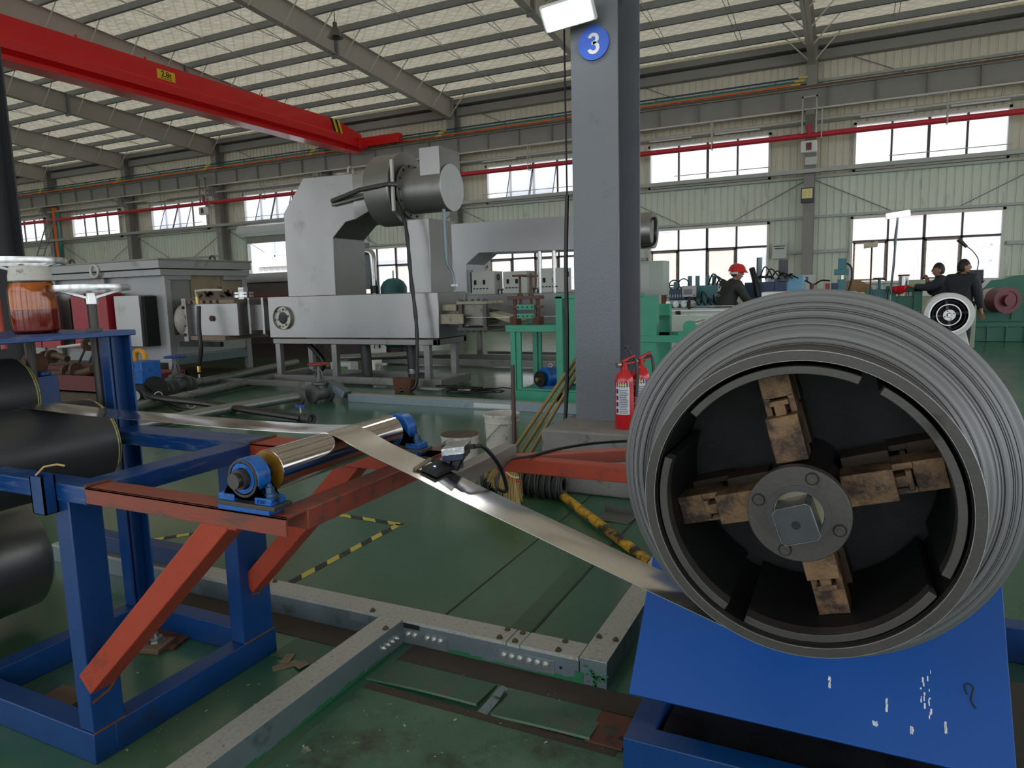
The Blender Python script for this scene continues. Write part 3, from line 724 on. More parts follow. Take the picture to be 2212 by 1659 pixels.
while x > XL:
    if h0 is None:
        m = MB(); m.box(-0.015, 0.015, 21.80, 21.81, 5.40, 6.24).box(-0.015, 0.015, 21.99, 22.0, 5.40, 6.24).box(-0.015, 0.015, 21.80, 22.0, 5.40, 5.42); h0 = m.build('pipe_hanger', zinc, rp); h0.location = (x, 0, 0); xh = x
    else: clone(h0, (x-xh, 0, 0))
    x -= 2.975
# valve cluster on the red pipe by the column
for k, vx in enumerate((-1.22, -25.05)):
    v = thing('pipe_valve_set', ('red valve set on the fire pipe at the floodlit column' if k == 0 else 'red valve set on the fire pipe far down the wall'), 'valve', (vx, 21.9, 5.3))
    MB().cyl((vx, 21.82, 5.5), (vx, 21.82, 5.78), 0.06, n=10).build('valve_body', pipe_red, v)
    m = MB(); m.box(vx-0.2, vx-0.16, 21.78, 21.84, 5.55, 6.55).box(vx+0.16, vx+0.2, 21.78, 21.84, 5.55, 6.55).box(vx-0.2, vx+0.2, 21.78, 21.84, 6.5, 6.55); m.build('hanger_frame', zinc, v)
    MB().box(vx-0.2, vx+0.22, 21.7, 21.86, 5.02, 5.34).build('junction_box', white_paint, v, 0.02)
    MB().box(vx-0.06, vx+0.08, 21.68, 21.72, 5.08, 5.28).build('terminal_block', maroon, v)
ct = MB(); ct.box(XL, XR, 22.25, 22.262, 4.54, 4.66).box(XL, XR, 22.25, 22.36, 4.54, 4.548).box(XL, XR, 22.348, 22.36, 4.54, 4.66)
single(ct, 'wall_cable_tray', 'long galvanised cable tray running level across the windows', 'cable tray', girt_m)
tl = None
for k, x in ((0, 0.05), (0, 2.2), (1, -5.9), (1, -3.9), (2, -11.9), (5, -29.5)):
    m = MB(); m.cyl((x, 22.5, 5.98), (x+1.3, 22.5, 5.98), 0.03, n=8).box(x, x+1.3, 22.47, 22.53, 6.01, 6.04)
    t = thing('tube_light', 'white tube light hung at an upper window head, '+('left end, right of the floodlit column' if x == 0.05 else 'right end, right of the floodlit column' if x == 2.2 else 'left end, next window left' if x == -5.9 else 'right end, next window left' if x == -3.9 else 'by the grey column' if k == 2 else 'far down the hall'), 'light', (x+0.65, 22.5, 5.95), 'tube lights over the upper windows')
    m.build('tube', white_paint, t); mm = MB(); mm.cyl((x+.2, 22.5, 6.04), (x+.2, 22.3, 6.3), 0.006, n=5).cyl((x+1.1, 22.5, 6.04), (x+1.1, 22.3, 6.3), 0.006, n=5); mm.build('hanger', zinc, t)

vb = thing('vertical_busbar', 'orange and green vertical conductor duct rising along the far window wall', 'busbar', (-36.2, 22.3, 0))
MB().box(-36.35, -36.12, 22.3, 22.42, 0, 6.2).build('orange_duct', orange_bar, vb); MB().box(-36.10, -36.0, 22.3, 22.42, 0, 6.0).build('green_duct', green_bar, vb)
ld = thing('wall_ladder', 'thin grey ladder leaning up to the far runway beam', 'ladder', (-34.0, 20.5, 0))
for dx in (0, .55): MB().beam((-35.6+dx, 20.2, 2.0), (-33.9+dx, 20.6, 5.4), .05, .03).build('stile', steel_grey, ld)
for i in range(11):
    t = i/10; MB().cyl((-35.6+1.7*t, 20.2+.4*t, 2.1+3.2*t), (-35.05+1.7*t, 20.2+.4*t, 2.1+3.2*t), .02, n=6).build('rung', steel_grey, ld)
MB().beam((-36.6, 20.0, 0.0), (-35.6, 20.2, 2.0), .05, .03).build('stile', steel_grey, ld); MB().beam((-36.05, 20.0, 0.0), (-35.05, 20.2, 2.0), .05, .03).build('stile', steel_grey, ld)

# ------------------------------------------------------------------ grey column with its plinth, sign and lamp
pl = MB().box(-1.93, -1.05, 4.40, 5.85, 0, 0.44); single(pl, 'concrete_plinth', 'rough grey concrete plinth under the steel column', 'plinth', concrete, bevel=0.015)
sc = thing('steel_column', 'tall grey painted steel column on the concrete plinth, marked with a round blue sign', 'column', (-1.665, 5.1, 0.44))
m = MB(); m.box(-1.835, -1.495, 4.850, 4.866, 0.44, 9.0).box(-1.835, -1.495, 5.40, 5.416, 0.44, 9.0).box(-1.673, -1.657, 4.86, 5.41, 0.44, 9.0); m.build('column_shaft', col_grey, sc)
MB().box(-1.80, -1.53, 4.90, 5.38, 0.44, 0.455).build('base_plate', rust, sc)
sg = thing('column_number_sign', 'round blue sign with a white number 3 on the grey column', 'sign', (-1.663, 4.845, 3.087))
MB().cyl((-1.663, 4.849, 3.087), (-1.663, 4.838, 3.087), 0.112, n=48).build('disc', sign_blue, sg)

m = MB()
for cz_, ri, ro, b0, b1 in ((3.087+.031, .0165, .040, -95, 165), (3.087-.034, .0195, .0445, -165, 95)):
    m.ring((-1.663, cz_), ri, ro, 4.8365, 4.8385, math.radians(b0), math.radians(b1), 22)
m.box(-1.676, -1.655, 4.8365, 4.8385, 3.075, 3.097)
for k_ in range(0, len(m.v)): m.v[k_] = (-1.663+(m.v[k_][0]+1.663)*1.0, m.v[k_][1], 3.087+(m.v[k_][2]-3.087)*0.93)
m.build('number', ink_white, sg)
fl = thing('floodlight', 'glowing white floodlight at the top of the grey column above the sign', 'light', (-1.80, 4.80, 3.27))
cx = Vector((-1.80, 4.72, 3.27)); ux = Vector((0.985, 0.05, 0.10)).normalized(); nz = Vector((-0.12, -0.80, -0.62)); nz = (nz-ux*nz.dot(ux)).normalized(); uy = nz.cross(ux).normalized()
MB().obox(cx, ux*0.185, uy*0.088, nz*0.025).build('housing', white_paint, fl, 0.008)
MB().obox(cx+nz*0.027, ux*0.155, uy*0.07, nz*0.003).build('lamp_glass', emit('lamp_glow', (255, 255, 252), 14), fl)
MB().beam(cx-nz*0.02, (-1.80, 4.85, 3.30), 0.05, 0.03).build('bracket', steel_grey, fl)
hc = MB().tube([(-1.93,4.98,3.9),(-1.932,4.98,3.2),(-1.93,4.98,2.08)], 0.0065, 6); hc.tube([(-1.93,4.98,2.10),(-1.945,4.97,1.6),(-1.94,4.96,1.1),(-1.95,4.95,0.6),(-1.975,4.9,0.1)], 0.0165, 8, 6)
single(hc, 'hanging_hose', 'black hose hanging down beside the grey column', 'hose', cable_black)
lc = thing('steel_column', 'dark grey steel column at the far side of the machine frame, carrying a red pipe', 'column', (-9.65, 5.1, 0))
m = MB(); m.box(-9.85, -9.48, 4.85, 4.87, 0, 9.0).box(-9.85, -9.48, 5.40, 5.42, 0, 9.0).box(-9.673, -9.657, 4.86, 5.41, 0, 9.0); m.build('column_shaft', M('dark_column_paint', (58, 58, 62), 0.5, 0, 0.05, 2), lc)
rr = thing('red_riser_pipe', 'red riser pipe with a blue-green valve on the dark column', 'pipe', (-9.0, 4.72, 1.0))
MB().cyl((-8.86, 4.72, 0.9), (-8.98, 4.72, 2.75), 0.035, n=12).build('pipe', M('dull_red_pipe', (168, 62, 50), 0.5), rr)
m = MB(); m.lathe([(0.0,0),(.09,0),(.09,.03),(.05,.04),(.045,.12),(.05,.2),(.09,.21),(.09,.24),(0,.24)], (-8.985, 4.72, 2.72), n=16); m.build('valve', M('valve_blue_green', (34, 84, 104), 0.4), rr)

# fire extinguishers on the plinth
ex = thing('fire_extinguisher', 'red fire extinguisher with a printed label, the nearer of two by the column', 'fire extinguisher', (-1.39, 4.62, 0.44), 'fire extinguishers by the column')
m = MB(); m.lathe([(0.0,0),(.060,0),(.066,.012),(.066,.33),(.060,.365),(.040,.395),(.022,.41),(.022,.43),(0,.43)], (-1.39, 4.62, 0.44), n=28); m.build('cylinder', ext_red, ex)
m = MB(); m.lathe([(.0668,.10),(.0668,.31)], (-1.39, 4.62, 0.44), n=28); 
lab = MB(); nn = 14
for i in range(nn):
    a0 = -2.35+1.6*i/nn; a1 = -2.35+1.6*(i+1)/nn
    q = [( -1.39+0.0668*math.cos(a), 4.62+0.0668*math.sin(a)) for a in (a0, a1)]
    lab.add([(q[0][0],q[0][1],.545),(q[1][0],q[1][1],.545),(q[1][0],q[1][1],.765),(q[0][0],q[0][1],.765)], [(0,1,2,3)])
lo = lab.build('label', M('silver_label', (214, 216, 220), 0.35, 0.2), ex)
def curved_rows(x0, y0, r, rows, mat, name, parent):
    mb = MB()
    for a0, a1, z0, z1 in rows:
        k = 6
        for i in range(k):
            b0, b1 = a0+(a1-a0)*i/k, a0+(a1-a0)*(i+1)/k
            mb.add([(x0+r*math.cos(b0),y0+r*math.sin(b0),z0),(x0+r*math.cos(b1),y0+r*math.sin(b1),z0),(x0+r*math.cos(b1),y0+r*math.sin(b1),z1),(x0+r*math.cos(b0),y0+r*math.sin(b0),z1)], [(0,1,2,3)])
    return mb.build(name, mat, parent)
navy_print = M('navy_print', (42, 52, 104), 0.4)
curved_rows(-1.39, 4.62, 0.0672, [(-2.35,-0.75,.735,.765)], navy_print, 'label_heading', lo)
curved_rows(-1.39, 4.62, 0.0674, [(-2.0,-1.1,.745,.755)], label_yel, 'label_title', lo)
curved_rows(-1.39, 4.62, 0.0673, [(-2.25,-1.95,.555+.045*i,.585+.045*i) for i in range(4)], navy_print, 'label_pictogram', lo)
curved_rows(-1.39, 4.62, 0.0673, [(-1.85,-0.95+random.uniform(-.2,.1),.555+.012*i,.560+.012*i) for i in range(14)], M('grey_print', (110, 114, 128), 0.5), 'label_print', lo)
m = MB(); m.cyl((-1.39,4.62,.865),(-1.39,4.62,.90),.02,n=14).beam((-1.40,4.60,.905),(-1.33,4.66,.945),.02,.012).beam((-1.39,4.61,.89),(-1.325,4.665,.90),.018,.010); m.build('valve_handle', ext_red, ex)
MB().cyl((-1.41,4.595,.885),(-1.43,4.575,.885),.018,n=14).build('gauge', zinc, ex)
MB().tube([(-1.375,4.63,.885),(-1.33,4.66,.92),(-1.31,4.66,.82),(-1.318,4.65,.66)],.011,8,6).build('hose', rubber, ex)
m = MB(); m.beam((-1.40,4.70,.97),(-1.37,4.70,1.01),.02,.012).tube([(-1.41,4.70,1.0),(-1.385,4.70,.985),(-1.36,4.70,.94),(-1.345,4.71,.88)],.012,8,5); 
e2 = dup(ex, (0.085, 0.11, 0.015), 'red fire extinguisher with black handle, the one behind and against the column', 'fire extinguishers by the column')
m.build('black_handle', rubber, e2)

# ------------------------------------------------------------------ blue machine frame with red oxide rails
fr = thing('roller_bench', 'blue welded steel machine frame with red oxide extension rails', 'machine frame', (-2.4, 1.5, 0))
B = 0.003
def fbox(name, a, mat=blue, bev=B, label=None): return MB().box(*a).build(name, mat, fr, bev, label)
fbox('post', (-2.10,-2.03,1.200,1.300,.1,.83)); fbox('post', (-2.10,-2.03,1.790,1.935,.1,.83)); fbox('post', (-2.79,-2.72,1.12,1.22,.1,1.265))
m = MB(); m.box(-2.795,-2.785,1.845,1.950,.1,1.265).box(-2.785,-2.735,1.845,1.853,.1,1.265).box(-2.785,-2.735,1.942,1.950,.1,1.265).box(-2.785,-2.779,1.89,1.905,.1,1.265); m.build('tall_channel_post', blue, fr, 0.0015)
fbox('base_beam', (-3.6,-2.03,1.196,1.27,0,.1)); fbox('base_beam', (-2.103,-2.028,1.265,1.945,0,.1)); fbox('base_beam', (-2.80,-2.10,1.872,1.945,0,.1)); fbox('base_beam', (-2.80,-2.725,1.27,1.872,0,.1))
fbox('base_beam', (-3.7,-2.80,2.2,2.28,.12,.2))
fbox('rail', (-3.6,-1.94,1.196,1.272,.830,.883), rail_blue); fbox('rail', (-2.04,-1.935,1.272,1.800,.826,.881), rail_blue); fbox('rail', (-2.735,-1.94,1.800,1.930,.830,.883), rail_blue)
m = MB(); m.box(-1.94,-1.19,1.196,1.272,.877,.883).box(-1.94,-1.19,1.196,1.203,.836,.883); m.build('extension_rail', orange_w, fr, 0.001, 'worn red oxide angle rail')
m = MB(); m.box(-1.94,-1.19,1.800,1.930,.877,.883).box(-1.94,-1.19,1.800,1.807,.836,.883); m.build('extension_rail', orange, fr, 0.001, 'worn red oxide angle rail')
m = MB(); m.box(-1.265,-1.19,1.272,2.06,.830,.883); m.build('cross_beam', orange_w, fr, B, 'worn red oxide cross beam')
MB().beam((-2.05,1.236,.255),(-1.415,1.236,.850),.07,.075,(0,1,0)).build('brace', orange, fr, B, 'red oxide diagonal brace')
MB().beam((-2.04,1.868,.315),(-1.50,1.868,.850),.07,.075,(0,1,0)).build('brace', orange, fr, B, 'red oxide diagonal brace')
m = MB(); m.box(-2.135,-2.075,1.160,1.198,.795,.797).box(-2.135,-2.130,1.16,1.198,.795,.908).box(-2.080,-2.075,1.16,1.198,.795,.908).box(-2.135,-2.075,1.16,1.165,.795,.908).box(-2.135,-2.075,1.193,1.198,.795,.908); m.build('stub_tube', blue, fr)
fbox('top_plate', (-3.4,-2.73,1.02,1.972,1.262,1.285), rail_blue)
# weld and burn scars
def scar(pts, name='weld_scar', parent=fr, mat=rust, r=0.006): return MB().tube(pts, r, 6).build(name, mat, parent)
scar([(-1.938,1.196,.886),(-1.94,1.235,.885),(-1.938,1.272,.886)]); scar([(-1.938,1.80,.886),(-1.942,1.86,.885),(-1.938,1.93,.886)]); scar([(-2.029,1.205,.20),(-2.03,1.26,.215),(-2.029,1.295,.25)]); scar([(-2.029,1.835,.28),(-2.029,1.87,.27),(-2.029,1.905,.30)])
scar([(-2.029,1.2,.101),(-2.029,1.3,.101)], r=.004); scar([(-2.029,1.79,.101),(-2.029,1.935,.101)], r=.004); scar([(-1.47,1.205,.832),(-1.41,1.205,.831),(-1.36,1.205,.832)], mat=orange, r=.005)
# strap end on the stub
scar([(-2.12,1.17,.908),(-2.11,1.19,.93),(-2.08,1.21,.935),(-2.06,1.22,.93)], 'wire_tie', fr, straw, .003)
# bearing carriage of the upper roll
m = MB(); m.box(-3.26,-3.18,1.80,1.90,.95,1.09).cyl((-3.21,1.85,1.09),(-3.21,1.85,1.11),.035,n=16); m.build('bearing_carriage', blue, fr, .004)
m = MB(); m.cyl((-3.33,1.86,1.13),(-3.33,1.92,1.13),.05,n=18); m.build('rusty_cap', rust, fr)
# adjusting screws with handwheels
def screw(x, y, ztop, label, R):
    t = thing('adjusting_screw', label, 'handwheel', (x, y, 0.9), 'handwheel screws on the blue frame')
    prof = [(0, .92)]; z = .92
    while z < ztop-0.05:
        prof += [(.0175, z), (.0195, z+.004)]; z += .008
    prof += [(.0175, ztop-.05), (0, ztop-.05)]
    MB().lathe(prof, (x, y, 0), n=14).build('threaded_rod', dark_steel, t, ang=60)
    m = MB(); m.lathe([(R-.012,-.012),(R+.003,-.012),(R+.005,0),(R+.003,.014),(R-.012,.014)], (x, y, ztop), n=40, close=True)
    m.build('wheel_rim', bright_steel, t)
    m = MB()
    for i in range(3):
        a = 2*PI*i/3+0.5; m.beam((x, y, ztop-.045), (x+R*math.cos(a), y+R*math.sin(a), ztop-.004), .018, .010)
    m.cyl((x, y, ztop-.065), (x, y, ztop-.02), .027, n=16); m.build('wheel_spokes', bright_steel, t)
    MB().cyl((x, y, 1.285), (x, y, 1.297), .034, n=6).build('lock_nut', dark_steel, t)
screw(-2.85, 1.87, 1.462, 'bright handwheel on a threaded rod beside the amber jar', 0.145)
screw(-3.15, 1.775, 1.581, 'bright handwheel partly cut by the picture edge, above the amber jar', 0.165)
# jar of oil
jar = thing('oil_jar', 'clear jar of red-brown oil with a dirty white lid on the blue plate', 'jar', (-2.99, 1.72, 1.285))
J = (-2.99, 1.72, 1.285)
MB().lathe([(.072,.001),(.082,.010),(.084,.03),(.085,.16),(.082,.185),(.073,.205),(.072,.215)], J, n=40).build('glass', MATS['jar_glass'], jar)
MB().lathe([(0,.006),(.070,.006),(.079,.014),(.0805,.03),(.0805,.095),(0,.095)], J, n=40).build('oil', M('dark_red_oil', (132, 30, 16), 0.08, 0, 0.02), jar)
MB().lathe([(.0806,.096),(.0812,.16),(.0785,.183),(.070,.203)], J, n=40).build('oil_film', M('amber_oil_film', (196, 98, 26), 0.12, 0, 0.18, 30), jar)
MB().lathe([(0,.270),(.066,.270),(.072,.262),(.074,.238),(.076,.236),(.077,.212),(.070,.208)], J, n=40).build('lid', plaster, jar)

# ------------------------------------------------------------------ rolls, strip, guide roller
def roll(name, label, c, r, y0, y1, mat, edge=True, grp=None):
    t = thing(name, label, 'roller', (c[0], (y0+y1)/2, c[1]-r), grp)
    MB().lathe([(0,0),(r-.012,0),(r,.012),(r,y1-y0-.010),(r-.008,y1-y0),(0,y1-y0)], (c[0], y0, c[1]), (0,1,0), n=72).build('barrel', mat, t)
    if edge: MB().lathe([(r-.001,y1-y0-.022),(r+.0008,y1-y0-.014),(r-.004,y1-y0-.003),(r-.008,y1-y0+.001)], (c[0], y0, c[1]), (0,1,0), n=72).build('worn_edge', yellow_edge, t)
    MB().cyl((c[0], y1, c[1]), (c[0], y1+.10, c[1]), .035, n=18).build('journal', dark_steel, t)
    return t
roll('bridle_roll', 'big black rubber roll under the steel strip', (-2.741, .846), .175, .95, 1.75, rubber, grp='black bridle rolls')
roll('bridle_roll', 'black rubber roll above the strip at the picture edge, with worn yellow rim', (-3.219, 1.016), .161, .95, 1.75, rubber, grp='black bridle rolls')
roll('bridle_roll', 'dark shiny steel roll low down behind the blue front post', (-3.30, .315), .25, 1.2, 1.72, MATS['dark_roll'], edge=False)
gr = thing('guide_roller', 'polished steel guide roller in two blue pillow bearings', 'roller', (-1.317, 1.53, .883))
gx, gz = -1.317, .968
MB().lathe([(0,0),(.048,0),(.0535,.003),(.0535,.522),(.048,.525),(0,.525)], (gx, 1.275, gz), (0,1,0), n=72).build('roller_barrel', MATS['roller'], gr)
MB().lathe([(.020,-.001),(.044,-.004),(.052,-.003),(.0528,.004)], (gx, 1.275, gz), (0,1,0), n=48).build('greasy_end', M('yellow_grease', (128, 92, 26), 0.3, 0.2, 0.25, 30), gr)
MB().cyl((gx,1.165,gz),(gx,1.275,gz),.019,n=24).build('shaft', M('shaft_end_steel', (96, 92, 88), 0.35, 0.9), gr); MB().cyl((gx,1.80,gz),(gx,1.90,gz),.019,n=24).build('shaft', M('shaft_end_steel', (96, 92, 88), 0.35, 0.9), gr)
def pillow(y0, y1, front):
    h = MB(); n = 40
    # housing outline : round top on a base foot
    pts = []
    for i in range(n+1):
        a = math.radians(-35)+math.radians(250)*i/n; pts.append((gx+.049*math.cos(a), gz+.049*math.sin(a)))
    pts = pts[::-1]
    h.prism(pts+[(gx+.052, .918), (gx-.052, .918)][::-1], y0, y1, 'Y')
    o = h.build('bearing_housing', cast_blue, gr, 0.003)
    MB().box(gx-.088,gx-.034,y0-.004,y1+.004,.907,.925).box(gx+.034,gx+.088,y0-.004,y1+.004,.907,.925).box(gx-.036,gx+.036,y0+.004,y1-.004,.915,.925).build('bearing_foot', cast_blue, o, .003)
    yf = y0 if front else y1; s = -1 if front else 1
    MB().ring((gx, gz), .041, .047, yf+s*.0, yf+s*.004, n=40).build('bearing_rim', dark_steel, o)
    MB().ring((gx, gz), .027, .038, yf+s*.0, yf+s*.003, n=40).build('bearing_seal', cast_blue, o)
    MB().cyl((gx, yf, gz), (gx, yf+s*.018, gz), .025, n=30).build('bearing_collar', dark_steel, o)
    MB().box(gx-.092,gx+.10,y0-.008,y1+.012,.896,.908).build('packer', dark_steel, o, .002); MB().box(gx-.094,gx+.078,y0-.003,y1+.006,.883,.896).build('packer', cast_blue, o, .002)
    bolts(o, [(gx-.062, (y0+y1)/2, .925), (gx+.062, (y0+y1)/2, .925)], (0,0,1), .0115, .030, M('blue_smeared_nut', (70, 100, 132), 0.4, 0.6, 0.3, 60), 'nut')
    return o
h1 = pillow(1.197, 1.240, True); pillow(1.835, 1.880, False)
text('P207', .014, M('blue_relief', (16, 60, 120), 0.4), (gx+.058, 1.1925, .9158), (1,0,0), (0,0,1), 'cast_lettering', h1, ext=.0012)
# steel strip
def strip_path():
    pts = [(-2.93,.958),(-2.86,.998),(-2.80,1.0165),(-2.741,1.0235),(-2.4,1.0155),(-2.05,1.0145),(-1.7,1.0135),(-1.45,1.016),(-1.36,1.0195),(-1.317,1.0225),(-1.296,1.0190),(-1.25,1.0035),(-1.167,.969),(-1.019,.921),(-.88,.872),(-.694,.812),(-.442,.728),(-.241,.664),(-.16,.641),(-.07,.6275)]
    return pts
P = [Vector((x, 0, z)) for x, z in strip_path()]; P = spline(P, 5)
m = MB(); vs = []; nw = 8
for i, p in enumerate(P):
    t = max(0, min(1, (p.x+1.2)/1.1))
    for j in range(nw+1):
        u = j/nw; y = 1.497+.125*u; crown = 0.0022*math.sin(p.x*9+u*3)*(1 if p.x < -1.45 else 0.25)*math.sin(PI*u)
        vs.append((p.x, y, p.z+crown+0.004*math.sin(PI*u)*math.sin(PI*t)))
k = nw+1; N_ = len(vs)
vs2 = vs+[(x, y, z-.0016) for x, y, z in vs]; fs = []
for i in range(len(P)-1):
    for j in range(nw):
        a = i*k+j; fs.append((a, a+1, a+k+1, a+k)); fs.append((N_+a, N_+a+k, N_+a+k+1, N_+a+1))
    a = i*k; fs.append((a, a+k, N_+a+k, N_+a)); a = i*k+nw; fs.append((a+k, a, N_+a, N_+a+k))
m.add(vs2, fs)
single(m, 'steel_strip', 'bright rolled steel strip running over the guide roller to the coil', 'steel strip', MATS['strip'], loc=(-1.5, 1.56, .6), ang=60)

# ------------------------------------------------------------------ coil on its reel
AX, AZ = -.070, 1.008
rnd = random.Random(3)
m = MB(); prof = [(.2795, 1.622)]; r = .2795
prof.append((.2795, 1.420))
while r < .3805:
    y = 1.415+.085*((r-.2795)/.101)**0.9+rnd.uniform(-.0007, .0007)+(.0025 if rnd.random() < .08 else 0); prof.append((r, y)); r += .0011
prof += [(.3805, 1.502), (.3805, 1.622)]
n = 128; vs = []
for rr_, yy in prof:
    for i in range(n):
        a = 2*PI*i/n; vs.append((AX+rr_*math.cos(a), yy, AZ+rr_*math.sin(a)))
L_ = len(prof); m.add(vs, [(j*n+i, j*n+(i+1)%n, ((j+1)%L_)*n+(i+1)%n, ((j+1)%L_)*n+i) for j in range(L_) for i in range(n)])
single(m, 'strip_coil', 'big wound coil of steel strip on the black reel', 'coil', MATS['coil'], loc=(AX, 1.5, AZ), ang=70)
rl = thing('coiler_reel', 'dark steel expanding reel with four arms inside the coil', 'reel', (AX, 1.45, AZ))
MB().ring((AX, AZ), .261, .279, 1.295, 1.63, n=96).build('drum_ring', dark_steel, rl, .0015); MB().ring((AX, AZ), .2585, .2605, 1.31, 1.60, n=72).build('shade_lining', black_steel, rl)  # black inner lining stands for the shade inside the drum
MB().ring((AX, AZ), .0, .262, 1.60, 1.615, n=48).build('back_disc', black_steel, rl)  # black disc carries the same painted shade at the back
for a0, a1 in ((69, 140.5), (-23, 60.4), (-111.7, -31.3), (163.5, 239.4)):
    o = MB().ring((AX, AZ), .237, .2515, 1.297, 1.330, math.radians(a0), math.radians(a1), 36).build('drum_segment', dark_steel, rl, .0012); MB().ring((AX, AZ), .238, .2505, 1.330, 1.585, math.radians(a0), math.radians(a1), 36).build('shade_lining', black_steel, o)  # segment backs lined black as painted shade
for r_, e_ in ((.2787, .0011), (.2612, .0009)): MB().torus((AX, 1.2955, AZ), (0,1,0), r_, e_, 96, 6).build('worn_ring_edge', M('worn_bright_edge', (150, 148, 146), 0.35, 0.8, 0.2, 40), rl)
def arm(deg, y, mat):
    a = math.radians(deg); d = Vector((math.cos(a), 0, math.sin(a))); s = Vector((-math.sin(a), 0, math.cos(a))); c = Vector((AX, 0, AZ))
    def blk(r0, r1, w, y0, y1, off=0): return (c+d*((r0+r1)/2)+s*off+Vector((0, (y0+y1)/2, 0)), d*((r1-r0)/2), s*(w/2), Vector((0, (y1-y0)/2, 0)))
    m = MB(); m.obox(*blk(.187, .237, .056, y, y+.07)).obox(*blk(.155, .190, .012, y, y+.07, .022)).obox(*blk(.155, .190, .012, y, y+.07, -.022)); o = m.build('outer_block', mat, rl, .001)
    m = MB(); m.obox(*blk(.070, .156, .058, y-.035, y+.035)).obox(*blk(.150, .176, .020, y-.020, y+.02)).obox(*blk(.174, .184, .036, y-.020, y+.02)); m.build('inner_block', mat, rl, .0015)
for dg_ in (105, 15, -75, 195): arm(dg_, 1.385, rust_steel)
for dg_ in (105, 15, -75, 195): arm(dg_+1, 1.53, M('shaded_rusty_arm', (70, 58, 46), 0.6, 0.3, 0.2, 20))  # deeper arms in a darker copy, shade put in the colour
MB().cyl((AX,1.27,AZ),(AX,1.60,AZ),.066,n=40).build('hub_sleeve', M('greasy_sleeve', (40, 34, 30), 0.3, 0.6, 0.2, 12), rl)
MB().ring((AX, AZ), .0415, .084, 1.250, 1.274, n=64).build('hub_flange', dark_steel, rl, .0015)
MB().ring((AX, AZ), .041, .0515, 1.2485, 1.251, n=64).build('hub_boss', M('machined_boss', (84, 82, 82), 0.35, 0.85), rl)
for dg_ in (75, 165, 255, -15):
    a = math.radians(dg_-2); px, pz = AX+.068*math.cos(a), AZ+.068*math.sin(a)
    o = MB().cyl((px,1.2502,pz),(px,1.2494,pz),.0115,n=18).build('bolt_recess', black_steel, rl); MB().cyl((px,1.2496,pz),(px,1.2465,pz),.0085,n=18).cyl((px,1.2466,pz),(px,1.2440,pz),.0045,n=6).build('hub_bolt', dark_steel, o)
m = MB(); s = .0305; cch = .006; sq = [(s-cch,-s),(s,-s+cch),(s,s-cch),(s-cch,s),(-s+cch,s),(-s,s-cch),(-s,-s+cch),(-s+cch,-s)]; a = math.radians(19)
sq = [(AX+p*math.cos(a)-q*math.sin(a), AZ+p*math.sin(a)+q*math.cos(a)) for p, q in sq]
me_ = MB(); me_.prism([(AX+(p_-AX)*1.02, AZ+(q_-AZ)*1.02) for p_, q_ in sq], 1.1912, 1.1925, 'Y'); me_.build('worn_shaft_edge', M('worn_bright_edge', (150, 148, 146), 0.35, 0.8, 0.2, 40), rl); m.prism(sq, 1.190, 1.30, 'Y'); m.build('square_shaft', M('shaft_dark', (78, 80, 84), 0.35, 0.85, 0.08, 20), rl, .0012)
MB().cyl((AX,1.255,AZ),(AX,1.50,AZ),.0405,n=32).build('shaft_journal', M('brassy_journal', (150, 140, 120), 0.3, 0.9), rl)
MB().cyl((AX,1.190,AZ),(AX,1.1893,AZ),.007,n=18).build('centre_mark', black_steel, rl)
MB().cyl((AX,1.60,AZ),(AX,2.5,AZ),.055,n=24).build('spindle', dark_steel, rl)

# ------------------------------------------------------------------ blue coiler stand
cs = thing('coiler_stand', 'bright blue coiler stand with a sloping front panel below the coil', 'machine stand', (-.07, 2.3, 0))
x0, x1 = -.545, .385
m = MB(); dY, dZ = .66, .75; p0 = (1.835, .235); p1 = (1.835+dY*.82, .235+dZ*.82)
m.prism([p0, p1, (p1[0]+.012, p1[1]-.010), (p0[0]+.012, p0[1]-.010)], x0, x1, 'X'); pan = m.build('sloping_panel', blue_panel, cs, .002)
MB().prism([(2.16,.14),(2.16,.58),(p1[0]+.01,p1[1]-.03),(2.95,.85),(2.95,.14)], x0+.03, x1-.03).build('side_body', blue, cs, .003)
MB().box(-.38,.26,2.40,2.95,.80,1.15).build('spindle_housing', blue, cs, .006)
MB().box(x0,1.2,1.775,1.85,0,.135).build('base_beam', blue, cs, .003); MB().box(x0,x0+.075,1.85,3.0,0,.135).build('base_beam', blue, cs, .003); MB().box(x1+.35,x1+.43,1.85,3.0,0,.135).build('base_beam', blue, cs, .003); MB().box(x0,1.2,2.95,3.03,0,.135).build('base_beam', blue, cs, .003)
MB().box(x0+.075,1.1,1.85,2.6,.0,.10).build('oily_floor_plate', M('oily_plate', (44, 42, 40), 0.3, 0.3, 0.2, 6, dirt=(14, 14, 15), damt=0.5, ds=5), cs)
MB().box(x0+.09,x0+.19,1.87,1.97,.10,.118).build('lock_block', M('oily_block', (34, 28, 26), 0.3, 0.4), cs)
# marker scribble and scratches on the panel
nrm = Vector((0, -dZ, dY)).normalized()
def onp(x, t, h=.002): return Vector((x, p0[0]+dY*t, p0[1]+dZ*t))+nrm*h
